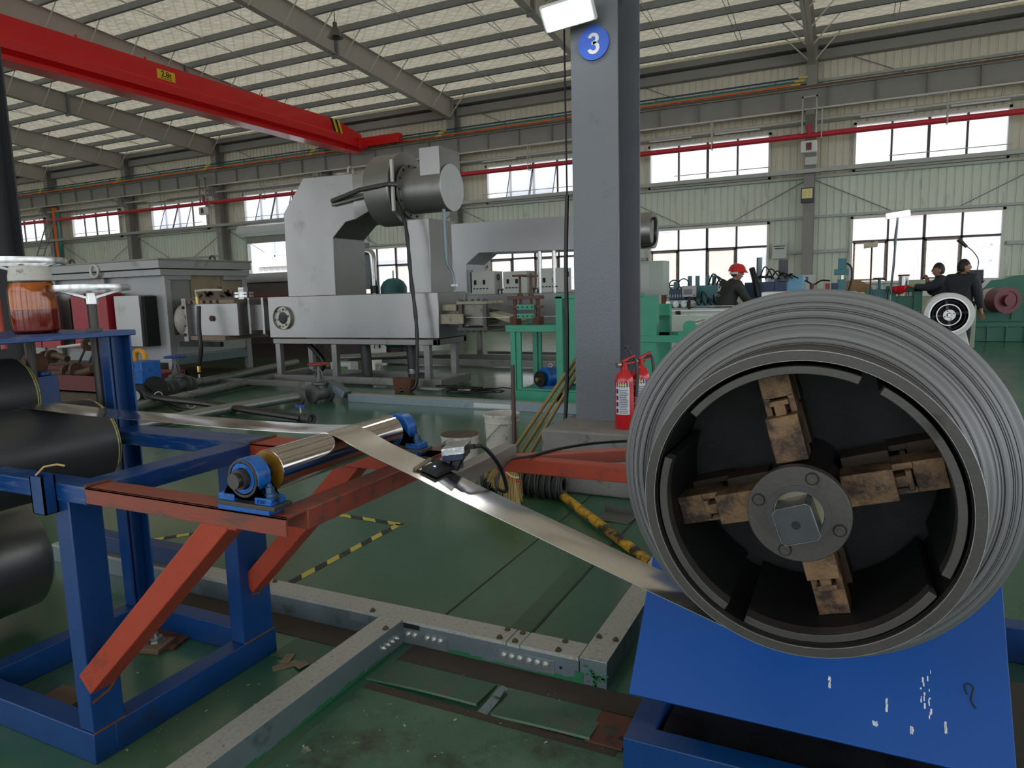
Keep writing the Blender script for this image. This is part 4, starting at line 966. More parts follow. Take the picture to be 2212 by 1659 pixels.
# panel scribble : curled marker stroke
MB().tube([onp(*q) for q in ((.293,.178),(.288,.196),(.297,.205),(.307,.196),(.303,.180),(.301,.163),(.310,.148))], .0018, 6, 5).build('marker_scribble', ink_black, pan)
sm = MB()
for x, t0, t1, w in ((.195,.13,.20,.006),(.212,.10,.22,.004),(.115,.10,.13,.002),(-.02,.13,.155,.003),(.245,.075,.10,.003),(.17,.06,.07,.004),(.09,.06,.066,.006)):
    for i in range(10):
        tt = t0+(t1-t0)*rnd.random(); xx = x+rnd.uniform(-w, w); a = onp(xx, tt, .0006); sm.obox(a, (rnd.uniform(.0006,.002),0,0), Vector((0,dY,dZ))*rnd.uniform(.002,.007), nrm*.0003)
o = sm.build('paint_scratch', ink_white, pan, kind='stuff')

# ------------------------------------------------------------------ galvanised cable trunking on the floor
def trunk(label, segs, covers, plates=(), bolt_pts=(), loc=None, name='cable_trunking'):
    t = thing(name, label, 'cable trunking', loc or segs[0][:3])
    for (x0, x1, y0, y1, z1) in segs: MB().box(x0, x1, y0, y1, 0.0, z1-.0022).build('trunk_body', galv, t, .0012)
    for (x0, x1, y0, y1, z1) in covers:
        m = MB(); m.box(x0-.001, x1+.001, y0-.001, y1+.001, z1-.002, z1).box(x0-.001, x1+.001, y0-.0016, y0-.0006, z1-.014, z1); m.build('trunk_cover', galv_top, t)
    for (x0, x1, y0, y1, z0, z1) in plates: MB().box(x0, x1, y0, y1, z0, z1).build('splice_plate', M('splice_plate_zinc', (146, 156, 160), 0.35, 0.7, 0.06, 14), t, .0006)
    for ax, pts in bolt_pts: bolts(t, pts, ax, .0082, .013, M('old_brass_bolt', (104, 92, 70), .45, .6, .15, 60) if ax[2] else M('bright_zinc_bolt', (205, 205, 200), .3, .8, .1, 60))
    return t
t1 = trunk('long galvanised cable trunking with dusty covers crossing the green floor', [(-3.9,-.836,2.196,2.297,.1)],
      [(-3.9,-2.45,2.196,2.297,.1),(-2.447,-1.128,2.196,2.297,.1),(-1.120,-1.072,2.196,2.297,.0985),(-1.064,-.838,2.196,2.297,.1)],
      [(-1.155,-.93,2.1925,2.196,.012,.066),(-1.59,-1.383,2.1925,2.196,.006,.064)],
      [((0,-1,0), [(-1.135+.033*i, 2.1925, .047) for i in range(3)]+[(-1.03+.033*i, 2.1925, .047) for i in range(3)]+[(-1.565+.030*i, 2.1925, .045) for i in (0,1,3,4,5)]),
       ((0,0,1), [(-2.36,2.215,.1),(-2.36,2.28,.1),(-1.75,2.21,.1),(-1.16,2.212,.1),(-1.16,2.28,.1),(-1.095,2.212,.0985),(-1.095,2.28,.0985),(-.92,2.212,.1),(-.92,2.28,.1)])], loc=(-2.4,2.25,0))
MB().box(-1.586,-1.512,2.1935,2.197,.068,.088).build('cable_slot', black_steel, t1); MB().cyl((-.905,2.1955,.045),(-.905,2.194,.045),.006,n=14).build('cable_slot', black_steel, t1)
MB().box(-1.86,-1.76,2.1930,2.197,.05,.085).build('splice_plate', M('splice_plate_zinc', (146,156,160), 0.35, 0.7, 0.06, 14), t1)
greenpaint = M('spilled_green_paint', (36, 104, 66), 0.5, 0, 0.1, 20)
gp = MB(); rg = random.Random(5); x = -1.38
while x < -.84:
    w = rg.uniform(.015,.04); h = rg.uniform(.004,.02) if not -.87 < x < -.80 else .045
    gp.box(x, x+w, 2.1947, 2.1962, 0, h); x += w
gp.build('green_paint_edge', greenpaint, t1, kind='stuff')
t4 = trunk('short galvanised trunking turning off beside the blue coiler stand', [(-.832,-.732,2.197,3.6,.101)], [(-.832,-.732,2.199,3.6,.1015)], [(-.7325,-.7295,2.62,2.78,.01,.066)],
      [((0,0,1), [(-.815,2.36,.1015),(-.75,2.36,.1015),(-.815,2.9,.1015)])], loc=(-.78,2.9,0))
m = MB(); 
for i in range(26): m.obox((-.775+rg.gauss(0,.016), 2.196, .035+rg.gauss(0,.018)), (rg.uniform(.002,.008),0,0), (0,.0008,0), (rg.uniform(-.003,.003),0,rg.uniform(.002,.007)))
m.build('green_paint_smear', greenpaint, t4, kind='stuff')
t2 = trunk('galvanised trunking with a dusty cover running towards the camera', [(-1.692,-1.590,.35,2.194,.1)], [(-1.692,-1.590,.35,2.192,.1005)], [(-1.5905,-1.588,2.04,2.19,.012,.066)],
      [((1,0,0), [(-1.588,2.06+.028*i,.045) for i in range(4)]), ((0,0,1), [(-1.605,2.10,.1005)])], loc=(-1.64,1.3,0))
gp = MB(); y = .6
while y < 2.1:
    w = rg.uniform(.02,.05); h = rg.uniform(.003,.018); gp.box(-1.5912,-1.5895, y, y+w, 0, h); y += w
gp.build('green_paint_edge', greenpaint, t2, kind='stuff'); MB().cyl((-1.5905,1.235,.04),(-1.5893,1.235,.04),.008,n=16).build('cable_slot', black_steel, t2)
# far trunking with a bent-up end
t3 = thing('cable_trunking', 'far galvanised trunking that bends up beside the red-wheel valve', 'cable trunking', (-4.4,7.4,0))
MB().box(-6.02,-2.2,7.33,7.48,0,.1).build('trunk_body', galv, t3, .002)
MB().obox((-6.25,7.405,.16), (.16,0,-.075), (0,.075,0), (.02,0,.042)).build('trunk_bend', galv, t3, .002); MB().box(-6.02,-2.2,7.328,7.482,.098,.102).build('trunk_cover', galv_top, t3)
MB().box(-4.1,-3.6,7.326,7.331,.02,.075).build('splice_plate', zinc, t3)
# lifted steel cover strips over the trench
def bent_plate(x0, x1, y0, y1, amp, label, curl):
    m = MB(); n = 14; vs = []
    for i in range(n+1):
        x = x0+(x1-x0)*i/n; s = i/n
        lift = .004+amp*math.sin(PI*s)*0.5+curl*s*s
        for y, z in ((y0-.004, lift-.004), (y0, lift+.002), (y0+.025, lift*.9+.002), (y1, .004)): vs.append((x, y, max(.0005, z)))
    k = 4; m.add(vs, [(i*k+j, i*k+j+1, (i+1)*k+j+1, (i+1)*k+j) for i in range(n) for j in range(k-1)])
    m.add([(x0, y1, .0005), (x1, y1, .0005), (x1, y0+.03, .0005), (x0, y0+.03, .0005)], [(0,1,2,3)])
    return single(m, 'trench_cover', label, 'steel plate', green_plate, ang=50)
bent_plate(-1.565,-1.10,1.915,2.07,.014,'green painted cover plate over the trench, by the trunking corner',.012)
bent_plate(-1.035,-.69,1.900,2.06,.008,'green painted cover plate over the trench, nearest the blue stand',.010)
bent_plate(-2.02,-1.70,1.905,2.05,.006,'green painted cover plate between the trunking and the blue frame',.004)
m = MB(); m.add([(-1.09,1.90,.002),(-1.05,1.895,.002),(-1.045,2.05,.012),(-1.075,2.06,.012)], [(0,1,2,3)]).add([(-1.078,1.99,.014),(-1.047,1.985,.014),(-1.05,2.04,.018),(-1.074,2.045,.018)], [(0,1,2,3)]); single(m, 'joint_flap', 'small bent flap between the two green cover plates', 'steel plate', galv)
m = MB(); m.box(-.705,-.585,1.895,2.06,.003,.009); rpz = single(m, 'anchor_plate', 'rusty square anchor plate with a hole beside the blue stand', 'steel plate', rust)
MB().cyl((-.645,1.97,.009),(-.645,1.97,.0102),.026,n=16).build('hole', trench_m, rpz); MB().cyl((-.602,1.945,.009),(-.602,1.945,.0102),.009,n=12).build('hole', black_steel, rpz)
# feet of the machine frame
def foot(x, y, rz, label):
    t = thing('levelling_pad', label, 'pad', (x, y, 0))
    m = MB(); m.obox((x, y, .011), (.075*math.cos(rz), .075*math.sin(rz), 0), (-.055*math.sin(rz), .055*math.cos(rz), 0), (0,0,.011)); m.build('pad_plate', plate_wood, t, .003)
    return t
p = foot(-2.53,1.76,.25,'rusty levelling pad with a bolt and nut inside the blue frame')
m = MB(); m.hexnut((-2.515,1.775,.024),(0,0,1),.026,.018).cyl((-2.515,1.775,.022),(-2.515,1.775,.060),.009,n=12).cyl((-2.515,1.775,.021),(-2.515,1.775,.025),.032,n=20); m.build('anchor_bolt', zinc, p)
foot(-2.47,1.37,.1,'bare rusty pad near the front beam of the blue frame')
m = MB(); m.obox((-2.62,1.83,.005),(.17,.05,0),(-.03,.10,0),(0,0,.005)); single(m, 'floor_plate', 'dark rusty plate under the far base beam of the frame', 'steel plate', rust)
for i, (x, y, a, w, h) in enumerate(((-1.905,1.865,.9,.018,.05),(-1.865,1.895,-.4,.022,.04),(-1.93,1.90,.3,.03,.02))):
    m = MB(); m.obox((x, y, .004+.003*i), (h*math.cos(a), h*math.sin(a), .002), (-w*math.sin(a), w*math.cos(a), .002), (0,0,.0012)); single(m, 'cardboard_scrap', ('torn scrap of grey cardboard standing nearest the camera by the frame foot', 'torn scrap of grey cardboard farthest from the frame foot', 'small scrap of cardboard touching the back foot of the frame')[i], 'scrap', cardboard, group='cardboard scraps on the floor')
# flakes of paint and metal shavings : nobody could count them
m = MB()
for i in range(420):
    x, y = rg.uniform(-1.55, 0.2), rg.uniform(.5, 2.1)
    if rg.random() < .3: x, y = rg.uniform(-3.0,-1.7), rg.uniform(1.0,2.1)
    a = rg.uniform(0, PI); s = rg.choice((.0010,.0013,.0016,.002,.0025,.0055)); q = s*rg.uniform(.2,.7)
    m.obox((x, y, .0045), (s*math.cos(a), s*math.sin(a), 0), (-q*math.sin(a), q*math.cos(a), 0), (0,0,.0006))
o = single(m, 'paint_flakes', 'pale flakes of paint strewn over the worn green floor', 'debris', M('paint_flake', (176, 174, 156), 0.6)); o['kind'] = 'stuff'

# ------------------------------------------------------------------ red oxide bars, sensor, cable
bars = thing('guard_rail', 'red oxide bars joined to a grey channel behind the strip', 'rail', (-1.0, 2.5, .68))
MB().box(-.36-.9,-.36,2.42,2.485,.690,.747).build('bar', orange, bars, .003)
MB().beam((-1.22,2.47,.722),(-.37,3.0,.725),.05,.05).build('bar', M('red_top_blue_bar', (170, 92, 78), 0.5, 0, 0.1, 5), bars, .003)
MB().box(-1.262,-1.20,2.0,2.49,.735,.788).build('channel', M('bare_grey_channel', (140, 136, 130), 0.45, 0.4, 0.1, 8), bars, .002)
MB().box(-.42,-.36,2.40,3.03,.60,.75).build('bar_bracket', orange, bars, .003)
sn = thing('strip_sensor', 'silver sensor box with black arms and a blue light standing over the strip', 'sensor', (-1.0, 1.66, .9))
MB().obox((-.995,1.67,.966),(.030,.012,.004),(-.014,.045,0),(0,0,.011)).build('sensor_box', M('foil_box', (196, 198, 198), 0.25, 0.8, 0.1, 50, 0.3, 60), sn, .002)
MB().obox((-.995,1.67,.948),(.028,.011,.004),(-.013,.043,0),(0,0,.010)).build('sensor_body', M('deep_blue_plastic', (30, 36, 70), 0.3), sn, .002)
m = MB(); m.beam((-.965,1.655,.972),(-.985,1.635,.912),.022,.012,(0,1,0)).beam((-.995,1.70,.945),(-.99,1.64,.915),.03,.012).beam((-.965,1.66,.972),(-.935,1.67,.974),.016,.012); m.build('sensor_arm', black_steel, sn, .001)
MB().prism([(1.655,.905),(1.69,.905),(1.685,.945),(1.66,.94)],-1.03,-.985,'X').build('mount_block', M('dull_metal_mount', (110, 110, 108), 0.4, 0.6), sn)
m = MB(); m.cyl((-1.05,1.72,.93),(-1.06,1.66,.90),.012,n=14).cyl((-1.06,1.72,.955),(-1.03,1.70,.968),.016,n=14); m.build('tilt_joint', zinc, sn)
MB().beam((-1.06,1.74,.884),(-1.05,1.66,.92),.05,.012).beam((-1.23,1.80,.884),(-1.05,1.74,.89),.05,.014).build('mount_bracket', black_steel, sn)
m = MB(); d = Vector((.152,0,-.046)).normalized(); nn_ = Vector((.046,0,.152)).normalized(); m.obox(Vector((-1.005,1.585,.926)), d*.026, (0,.045,0), nn_*.006); m.build('sensor_head', black_steel, sn, .002)
MB().tube([(-1.04,1.60,.945),(-1.035,1.57,.944),(-1.04,1.545,.938),(-1.045,1.53,.932)],.006,6,4).build('tape_scrap', cardboard, sn)
MB().cyl(Vector((-1.010,1.575,.932)), Vector((-1.010,1.575,.9345)), .0035, n=12).build('blue_lamp', emit('blue_led', (70, 90, 255), 9), sn)
cb = MB().tube([(-.935,1.67,.974),(-.915,1.69,.968),(-.90,1.75,.90),(-.93,1.85,.80),(-.985,1.90,.785),(-1.04,2.0,.79),(-1.09,2.2,.80),(-1.12,2.44,.756),(-1.05,2.62,.756),(-.92,2.78,.756),(-.65,2.93,.756),(-.45,3.0,.757)], .006, 8, 6)
single(cb, 'sensor_cable', 'black cable looping from the strip sensor along the red bars', 'cable', cable_black)

# ------------------------------------------------------------------ buckets, broom, sticks, pole
def bucket(x, y, r, h, label, dirty, tip=0):
    t = thing('bucket', label, 'bucket', (x, y, 0), 'white plastic buckets')
    MB().lathe([(r*.88,.002),(r*.90,0),(r*.93,h*.5),(r*.965,h*.80),(r*1.0,h*.81),(r*1.0,h*.86),(r*.97,h*.865),(r*.98,h*.93),(r*1.02,h*.935),(r*1.03,h*.99),(r*1.01,h),(r*.965,h*.99),(r*.93,h*.80),(r*.86,.02),(0,.012)], (x, y, 0), n=44).build('pail', plaster, t)
    if dirty: MB().cyl((x,y,h*.60),(x,y,h*.62),r*.90,n=40).build('dark_waste', M('dark_waste', (56, 46, 40), 0.9, 0, 0.3, 40, 0.8, 60), t); MB().lathe([(r*1.032,h*.985),(r*1.015,h*1.006),(r*.955,h*.995)], (x,y,0), n=44).build('stained_rim', M('stained_rim', (84, 70, 60), 0.7, 0, 0.3, 30), t)
    a = [(x-r*1.02, y, h*.84), (x-r*1.01, y-.04, h*.55), (x-r*.75, y-r*.72, h*.42), (x-r*.15, y-r*1.05, h*.60), (x+r*.45, y-r*.95, h*.83)]
    MB().tube(a, .0035, 6, 6).build('wire_handle', zinc, t)
bucket(-2.60, 4.42, .140, .36, 'shorter white bucket of dark waste with a stained rim', True)
bucket(-2.625, 5.17, .150, .39, 'cleaner white bucket with a wire handle by the sticks', False)
st = thing('broom', 'straw broom lying head-out under the red bar', 'broom', (-2.1, 4.15, 0))
m = MB(); top = Vector((-1.93,3.88,.33)); tip2 = Vector((-1.95,3.88,.02))
rb = random.Random(9); mm = MB()
for i in range(420):
    u = rb.random(); v = rb.uniform(-1,1)
    a = Vector((-1.915-.05*u, 3.92+.012*v, .335-.03*u)); b = Vector((-1.885-.40*u+rb.uniform(-.02,.02), 3.93+.05*v+.28*u, .05+.05*u*u+rb.uniform(-.03,.03)+.04*u)); mid = a*.5+b*.5+Vector((rb.uniform(-.01,.01)-.02*u, .01*v, .025))
    mm.tube([a, mid, b], .0022, 4)
mm.build('straw_head', straw, st, kind='stuff')
MB().tube([(-1.868,3.915,.20),(-1.90,3.90,.205),(-1.97,3.93,.225),(-2.05,3.99,.262),(-2.085,4.02,.295)], .006, 6, 4).build('red_binding', pipe_red, st); MB().tube([(-1.872,3.905,.225),(-1.905,3.89,.228),(-1.965,3.92,.247),(-2.035,3.98,.280)], .007, 6, 4).build('pale_green_binding', M('pale_green_cord', (176, 184, 140), 0.7), st)
sg_ = None
for i, (b, t_) in enumerate((((-2.50,4.95,.02),(-1.90,5.05,.88)),((-2.42,4.98,.02),(-1.875,5.05,.86)),((-2.33,4.95,.02),(-1.868,5.03,.80)))):
    m = MB().cyl(b, t_, .0175, .015, n=12); single(m, 'bamboo_stick', ('bamboo broom handle leaning on the column, lowest to the left', 'bamboo broom handle leaning on the column, middle one', 'bamboo broom handle leaning on the column, nearest the plinth')[i], 'stick', bamboo, group='bamboo handles leaning on the column')
m = MB().cyl((-2.44,5.02,.02),(-2.50,5.15,.80),.019,.017,n=12); single(m, 'wooden_stick', 'dark wooden stick leaning the other way across the bamboo handles', 'stick', wood_dark)
m = MB().cyl((-1.70,4.20,.045),(-.86,3.30,.03),.028,n=16); single(m, 'floor_pole', 'worn yellow and black pole lying on the green floor', 'pole', yellow_pole_m)
m = MB().tube([(-1.70,4.21,.05),(-1.80,4.27,.06),(-1.95,4.28,.05),(-1.93,4.42,.07),(-1.82,4.40,.09)], .03, 10, 5); single(m, 'pole_socket', 'black bent pipe end at the plinth end of the yellow pole', 'pipe', rubber)
# rolled black net / hose bundle
m = MB()
for i in range(40):
    s = i/39; c = Vector((-2.32+.62*s, 4.28-.05*s, .09)); m.torus(c, (1,.1,.1*math.sin(i)), .075+.012*math.sin(i*1.9), .010, 14, 6)
single(m, 'ribbed_hose', 'black ribbed hose bundle behind the broom', 'hose', rubber)
du = thing('dustpan', 'grey metal dustpan lying flat by the yellow pole', 'dustpan', (-1.28, 4.02, 0))
m = MB(); m.add([(-1.38,3.93,.004),(-1.16,3.90,.004),(-1.14,4.08,.010),(-1.36,4.10,.010)], [(0,1,2,3)]).box(-1.36,-1.14,4.08,4.09,.0,.05); m.build('pan', M('dull_pan_metal', (96, 98, 94), 0.5, 0.4), du); MB().tube([(-1.16,4.08,.03),(-1.10,4.20,.06),(-1.05,4.32,.12)],.006,6,3).build('pan_handle', rubber, du)

# ------------------------------------------------------------------ furnace
fu = thing('furnace', 'big grey box furnace with burnt peeling end panels', 'furnace', (-13.5, 9.5, 0))
def fb(name, a, mat=furn_grey, bev=.006, label=None, parent=None): return MB().box(*a).build(name, mat, parent or fu, bev, label)
fb('body', (-18.5,-11.12,8.68,10.48,.28,1.92)); fb('lid', (-18.6,-11.0,8.50,10.62,1.985,2.14)); fb('rim', (-18.6,-11.02,8.54,10.58,1.86,1.97))
fb('lid_edge', (-18.6,-10.98,8.48,10.64,2.13,2.16), steel_grey)
fb('corner_post', (-11.16,-11.06,8.64,8.76,0,1.9)); fb('corner_post', (-11.16,-11.06,10.42,10.54,0,1.9)); fb('corner_post', (-14.9,-14.8,8.64,8.7,0,1.9))
for x in (-14.25,-12.75,-15.8): fb('rib', (x,x+.08,8.60,8.68,.3,1.86))
fb('end_panel', (-11.12,-11.10,8.76,9.20,.45,1.86), silver_d); fb('end_panel', (-11.12,-11.085,9.21,9.90,.75,1.86), burnt, label='scorched peeling end panel'); fb('end_panel', (-11.12,-11.095,9.92,10.42,.75,1.86), burnt, label='scorched peeling end panel')
fb('lower_panel', (-11.12,-11.09,8.76,10.42,.42,.78), M('pale_lower_panel', (176,182,182), .45, .2, .05, 2)); fb('sill_channel', (-11.14,-11.05,8.76,10.42,.24,.38), galv); fb('end_strip', (-11.1,-11.05,8.68,9.2,1.78,1.90)); fb('end_strip', (-11.1,-11.05,9.95,10.45,1.78,1.90))
flk = MB(); rf = random.Random(4)
for cy, cz, n in ((9.5,1.48,9),(10.15,1.52,8),(9.12,1.22,4)):
    for i in range(n):
        a = rf.uniform(0, PI); flk.obox((-11.083, cy+rf.gauss(0,.13), cz+rf.gauss(0,.06)), (.002,0,0), (0,.06*math.cos(a),.06*math.sin(a)), (0,-.02*math.sin(a),.025*math.cos(a)))
flk.build('bare_red_primer', M('bare_red_primer', (86,36,36), .7), fu, kind='stuff')
for x0, x1 in ((-14.90,-14.32),(-14.29,-13.70)): fb('red_door', (x0,x1,8.30,8.36,.56,1.56), red_panel)
fb('red_door', (-13.25,-12.22,8.30,8.62,.56,1.58), red_panel); fb('red_door_return', (-13.28,-13.20,8.36,8.68,.56,1.5), red_panel)
fb('dark_gap', (-13.70,-13.25,8.55,8.68,.56,1.5), black_steel); fb('silver_door', (-12.10,-11.42,8.36,8.66,.60,1.52), silver); fb('door_seal', (-11.42,-11.36,8.42,8.68,.6,1.5), black_steel)
m = MB(); m.sphere((-13.9,8.298,1.05),(.05,.006,.14),10,8); m.sphere((-13.9,8.298,1.38),(.03,.006,.1),10,8); m.build('sooty_mark', rubber, fu)
for x, y, z in ((-14.2,9.0,2.14),(-11.6,10.2,2.14)): MB().torus((x,y,z+.06),(0,1,0),.075,.02,20,8).build('lifting_eye', dark_steel, fu)
MB().torus((-12.75,8.49,1.99),(0,1,0),.11,.028,20,8).build('lifting_eye', light_rod, fu)
# throat duct between furnace and cooling unit
td = thing('throat_duct', 'bolted grey duct box joining the furnace to the cooling unit', 'duct', (-10, 9.2, .78))
MB().box(-10.55,-9.42,8.72,9.6,.78,1.34).build('duct_box', silver, td, .006); MB().box(-10.66,-10.55,8.62,9.7,.68,1.44).build('flange', silver_d, td, .004); MB().box(-10.55,-9.42,8.66,9.66,1.34,1.40).build('flange', M('rusty_flange', (142,124,106), .6, .3, .12, 10), td, .003); MB().box(-10.55,-9.7,8.66,9.66,.70,.78).build('flange', M('rusty_flange', (142,124,106), .6, .3, .12, 10), td, .003)
bolts(td, [(-10.45+.16*i, 8.66, 1.37) for i in range(5)]+[(-10.62, 8.62, .8+.16*i) for i in range(4)], (0,-1,0), .022, .03, rust); MB().cyl((-10.03,8.72,1.08),(-10.03,8.69,1.08),.045,.05,n=18).build('sight_port', rust, td)
MB().box(-9.42,-8.76,8.95,9.4,.86,1.30).build('neck', silver_d, td, .004); MB().box(-9.32,-9.27,8.85,9.5,.80,1.42).build('neck_flange', silver, td, .003); MB().box(-9.0,-8.95,8.85,9.5,.80,1.42).build('neck_flange', silver, td, .003)
m = MB(); m.cyl((-9.5,8.95,1.43),(-9.5,8.95,1.47),.17,n=24).cyl((-9.5,8.95,1.49),(-9.5,8.95,1.52),.17,n=24).box(-9.56,-9.44,8.9,9.0,1.4,1.6); m.build('relief_flange', bright_steel, td)
MB().sphere((-10.72,8.75,1.05),(.18,.22,.30),14,10).build('lagging', lagging, td)
MB().box(-10.7,-9.7,8.55,8.62,.60,.68).build('black_shelf', black_steel, td)
hs = thing('gas_hose', 'black hose with brass ends hanging in front of the throat duct', 'hose', (-10,8.4,0)); MB().tube([(-10.08,8.5,1.30),(-10.06,8.45,.95),(-10.0,8.4,.55),(-9.85,8.2,.30)],.035,10,5).build('hose_pipe', cable_black, hs)
MB().cyl((-10.10,8.5,1.34),(-10.11,8.5,1.46),.03,n=12).build('brass_end', brass, hs); MB().cyl((-9.85,8.2,.30),(-9.83,8.18,.20),.03,n=12).build('brass_end', brass, hs); MB().tube([(-10.11,8.5,1.46),(-10.13,8.5,1.56),(-9.9,8.52,1.57),(-9.6,8.6,1.56)],.022,8).build('gas_pipe', light_rod, hs); MB().cyl((-9.82,8.17,.17),(-9.80,8.15,.0),.02,n=10).build('drain_pipe', zinc, hs)

# ------------------------------------------------------------------ cooling unit with blower
cu = thing('cooling_unit', 'silver cooling unit with a goose-neck duct and round blower on legs', 'cooling unit', (-7.1, 9.1, 0))
def cbx(name, a, mat=silver, bev=.006): return MB().box(*a).build(name, mat, cu, bev)
MB().box(-8.75,-5.43,8.75,9.58,.745,1.425).build('tank', silver, cu, .01)
cbx('top_rail', (-8.66,-5.45,8.72,8.80,.65,.735), silver_d); cbx('top_rail', (-8.66,-5.45,9.50,9.58,.65,.735), silver_d); cbx('top_rail', (-5.53,-5.45,8.72,9.58,.65,.735), silver_d)
for x in (-8.62,-7.44,-5.70): cbx('leg', (x,x+.10,8.72,8.81,.13,.65), silver_d); cbx('leg', (x,x+.10,9.49,9.58,.13,.65), silver_d)
cbx('skid_rail', (-8.7,-5.4,8.70,8.80,.03,.14), silver_d); cbx('skid_rail', (-8.7,-5.4,9.50,9.60,.03,.14), silver_d); 
for x in (-8.7,-7.44,-5.5): cbx('skid_rail', (x,x+.10,8.80,9.50,.03,.14), silver_d)
MB().lathe([(.10,.02),(.10,-.015),(.185,-.015),(.19,-.05),(.19,.02)], (-8.42,8.75,1.075), (0,1,0), n=36).build('porthole_ring', M('porthole_ring', (168,164,154), .4, .6, .1, 8), cu)
MB().cyl((-8.42,8.745,1.075),(-8.42,8.735,1.075),.10,n=28).build('porthole_glass', M('dark_port_glass', (30,40,42), .05), cu)
bolts(cu, [(-8.42+.145*math.cos(a), 8.70, 1.075+.145*math.sin(a)) for a in [i*PI/3+.2 for i in range(6)]], (0,-1,0), .013, .02, dark_steel)
MB().prism([(-8.297,1.42),(-8.28,2.74),(-7.83,3.26),(-6.86,3.24),(-6.86,2.56),(-7.04,2.53),(-7.30,2.31),(-7.31,1.42)][::-1], 8.76, 9.54, 'Y').build('goose_neck_duct', silver, cu, .008)
# square to round transition into the fan
m = MB(); n = 24; vs = []
for i in range(n):
    a = 2*PI*i/n+PI/4; c_, s_ = math.cos(a), math.sin(a); k = max(abs(c_), abs(s_)); vs.append((-6.86, 9.15+.39*c_/k, 2.90+.34*s_/k))
for i in range(n):
    a = 2*PI*i/n+PI/4; vs.append((-6.50, 9.15+.25*math.cos(a), 2.97+.25*math.sin(a)))
m.add(vs, [(i, (i+1)%n, n+(i+1)%n, n+i) for i in range(n)]); m.build('transition', silver, cu, ang=20)
MB().lathe([(0,0),(.53,0),(.53,.44),(.34,.44),(0,.44)], (-6.58,9.15,2.985), (1,0,0), n=56).build('fan_scroll', silver_d, cu, .006)
MB().lathe([(.545,.43),(.545,.46),(.36,.46),(.36,.43)], (-6.58,9.15,2.985), (1,0,0), n=56, close=True).build('scroll_flange', silver, cu)
MB().lathe([(0,0),(.40,0),(.40,.035),(.335,.035),(.335,.72),(0,.72)], (-6.08,9.15,2.945), (1,0,0), n=48).build('motor_drum', silver_d, cu, .004); MB().lathe([(0,0),(.338,0),(.338,.012),(0,.012)], (-5.362,9.15,2.945), (1,0,0), n=48).build('drum_end', M('drum_end_paint', (196,200,202), .4, .3, .05, 6, dirt=(150,150,150), damt=.3, ds=9), cu)
bolts(cu, [(-6.045, 9.15+.37*math.cos(a), 2.945+.37*math.sin(a)) for a in [2*PI*i/14 for i in range(14)]], (1,0,0), .014, .022, dark_steel)
MB().box(-5.72,-5.38,8.86,9.45,3.07,3.50).build('terminal_box', silver, cu, .004)
MB().box(-5.98,-5.60,8.86,9.50,1.42,2.50).build('return_duct', silver, cu, .006)
MB().tube([(-7.25,8.73,2.86),(-6.6,8.60,2.96),(-6.10,8.62,3.0),(-6.04,8.72,3.0)], .035, 10).build('brace_pipe', M('brace_pipe_steel', (96,92,88), .4, .7), cu); MB().cyl((-7.25,8.73,2.80),(-6.15,8.66,2.93),.025,n=10).build('brace_pipe', zinc, cu); MB().box(-6.10,-6.06,8.66,8.70,2.62,3.35).build('stay_bar', light_rod, cu)
MB().lathe([(0,0),(.12,0),(.12,.04),(.20,.04),(.20,.07),(.10,.08),(0,.08)], (-7.30,9.15,3.245), n=28).build('vent_flange', silver_d, cu); MB().torus((-7.08,9.0,3.33),(1,0,0),.06,.016,18,8).build('lifting_eye', light_rod, cu)
MB().tube([(-5.30,8.80,2.60),(-5.29,8.80,1.9),(-5.20,8.80,1.70),(-5.17,8.80,1.45)], .025, 8, 4).build('drain_pipe', galv, cu); MB().cyl((-5.17,8.80,1.50),(-5.17,8.80,1.53),.07,n=18).build('drain_valve', zinc, cu)
pc = MB().tube([(-5.98,8.62,2.75),(-5.83,8.60,2.37),(-5.77,8.58,1.7),(-5.69,8.55,1.0),(-5.67,8.5,.5),(-5.66,8.40,.08),(-5.85,8.30,.03)], lambda t: .022+.010*abs(math.sin(t*37)), 8, 8); single(pc, 'power_cable', 'bulky black taped cable hanging in front of the cooling unit', 'cable', cable_black)
# exit seal on the tank's right end
es = thing('exit_seal', 'bolted exit seal clamp with pale guide plates at the end of the cooling unit', 'seal', (-5.1, 9.0, .9))
pale = M('pale_guide_plate', (158,152,130), .55, .2, .1, 8, dirt=(104,98,84), damt=.4, ds=9)
MB().box(-5.43,-4.72,8.95,9.4,.93,1.24).build('seal_box', M('seal_steel', (120,116,108), .45, .6, .15, 14, dirt=(70,64,58), damt=.5, ds=14), es, .003)
MB().box(-5.62,-5.05,8.80,8.83,.96,1.10).build('guide_plate', pale, es); MB().box(-5.46,-5.2,8.86,8.89,1.15,1.24).build('guide_plate', pale, es); MB().prism([(-4.72,1.12),(-4.30,1.02),(-4.30,.98),(-4.40,.96),(-4.72,1.06)],9.0,9.35,'Y').build('exit_tongue', pale, es)
for x in (-5.18,-4.78): MB().box(x,x+.06,8.90,8.96,.86,1.30).build('clamp_bar', dark_steel, es)
MB().box(-5.2,-4.7,8.88,9.42,1.24,1.28).build('clamp_plate', pale, es); MB().box(-5.2,-4.7,8.88,9.42,.86,.90).build('clamp_plate', dark_steel, es)
bolts(es, [(-5.15+.1*i, 8.92, 1.28) for i in range(5)], (0,0,1), .018, .04, dark_steel); bolts(es, [(-5.15+.1*i, 8.92, .86) for i in range(5)], (0,0,-1), .018, .04, dark_steel); bolts(es, [(-4.72,9.02,1.14),(-4.72,9.02,.98)], (1,0,0), .018, .14, dark_steel)
m = MB(); m.box(-4.8,-.9,8.46,8.66,1.063,1.066); single(m, 'second_strip', 'bright strip of the second line running through the green stand', 'steel strip', MATS['strip'])

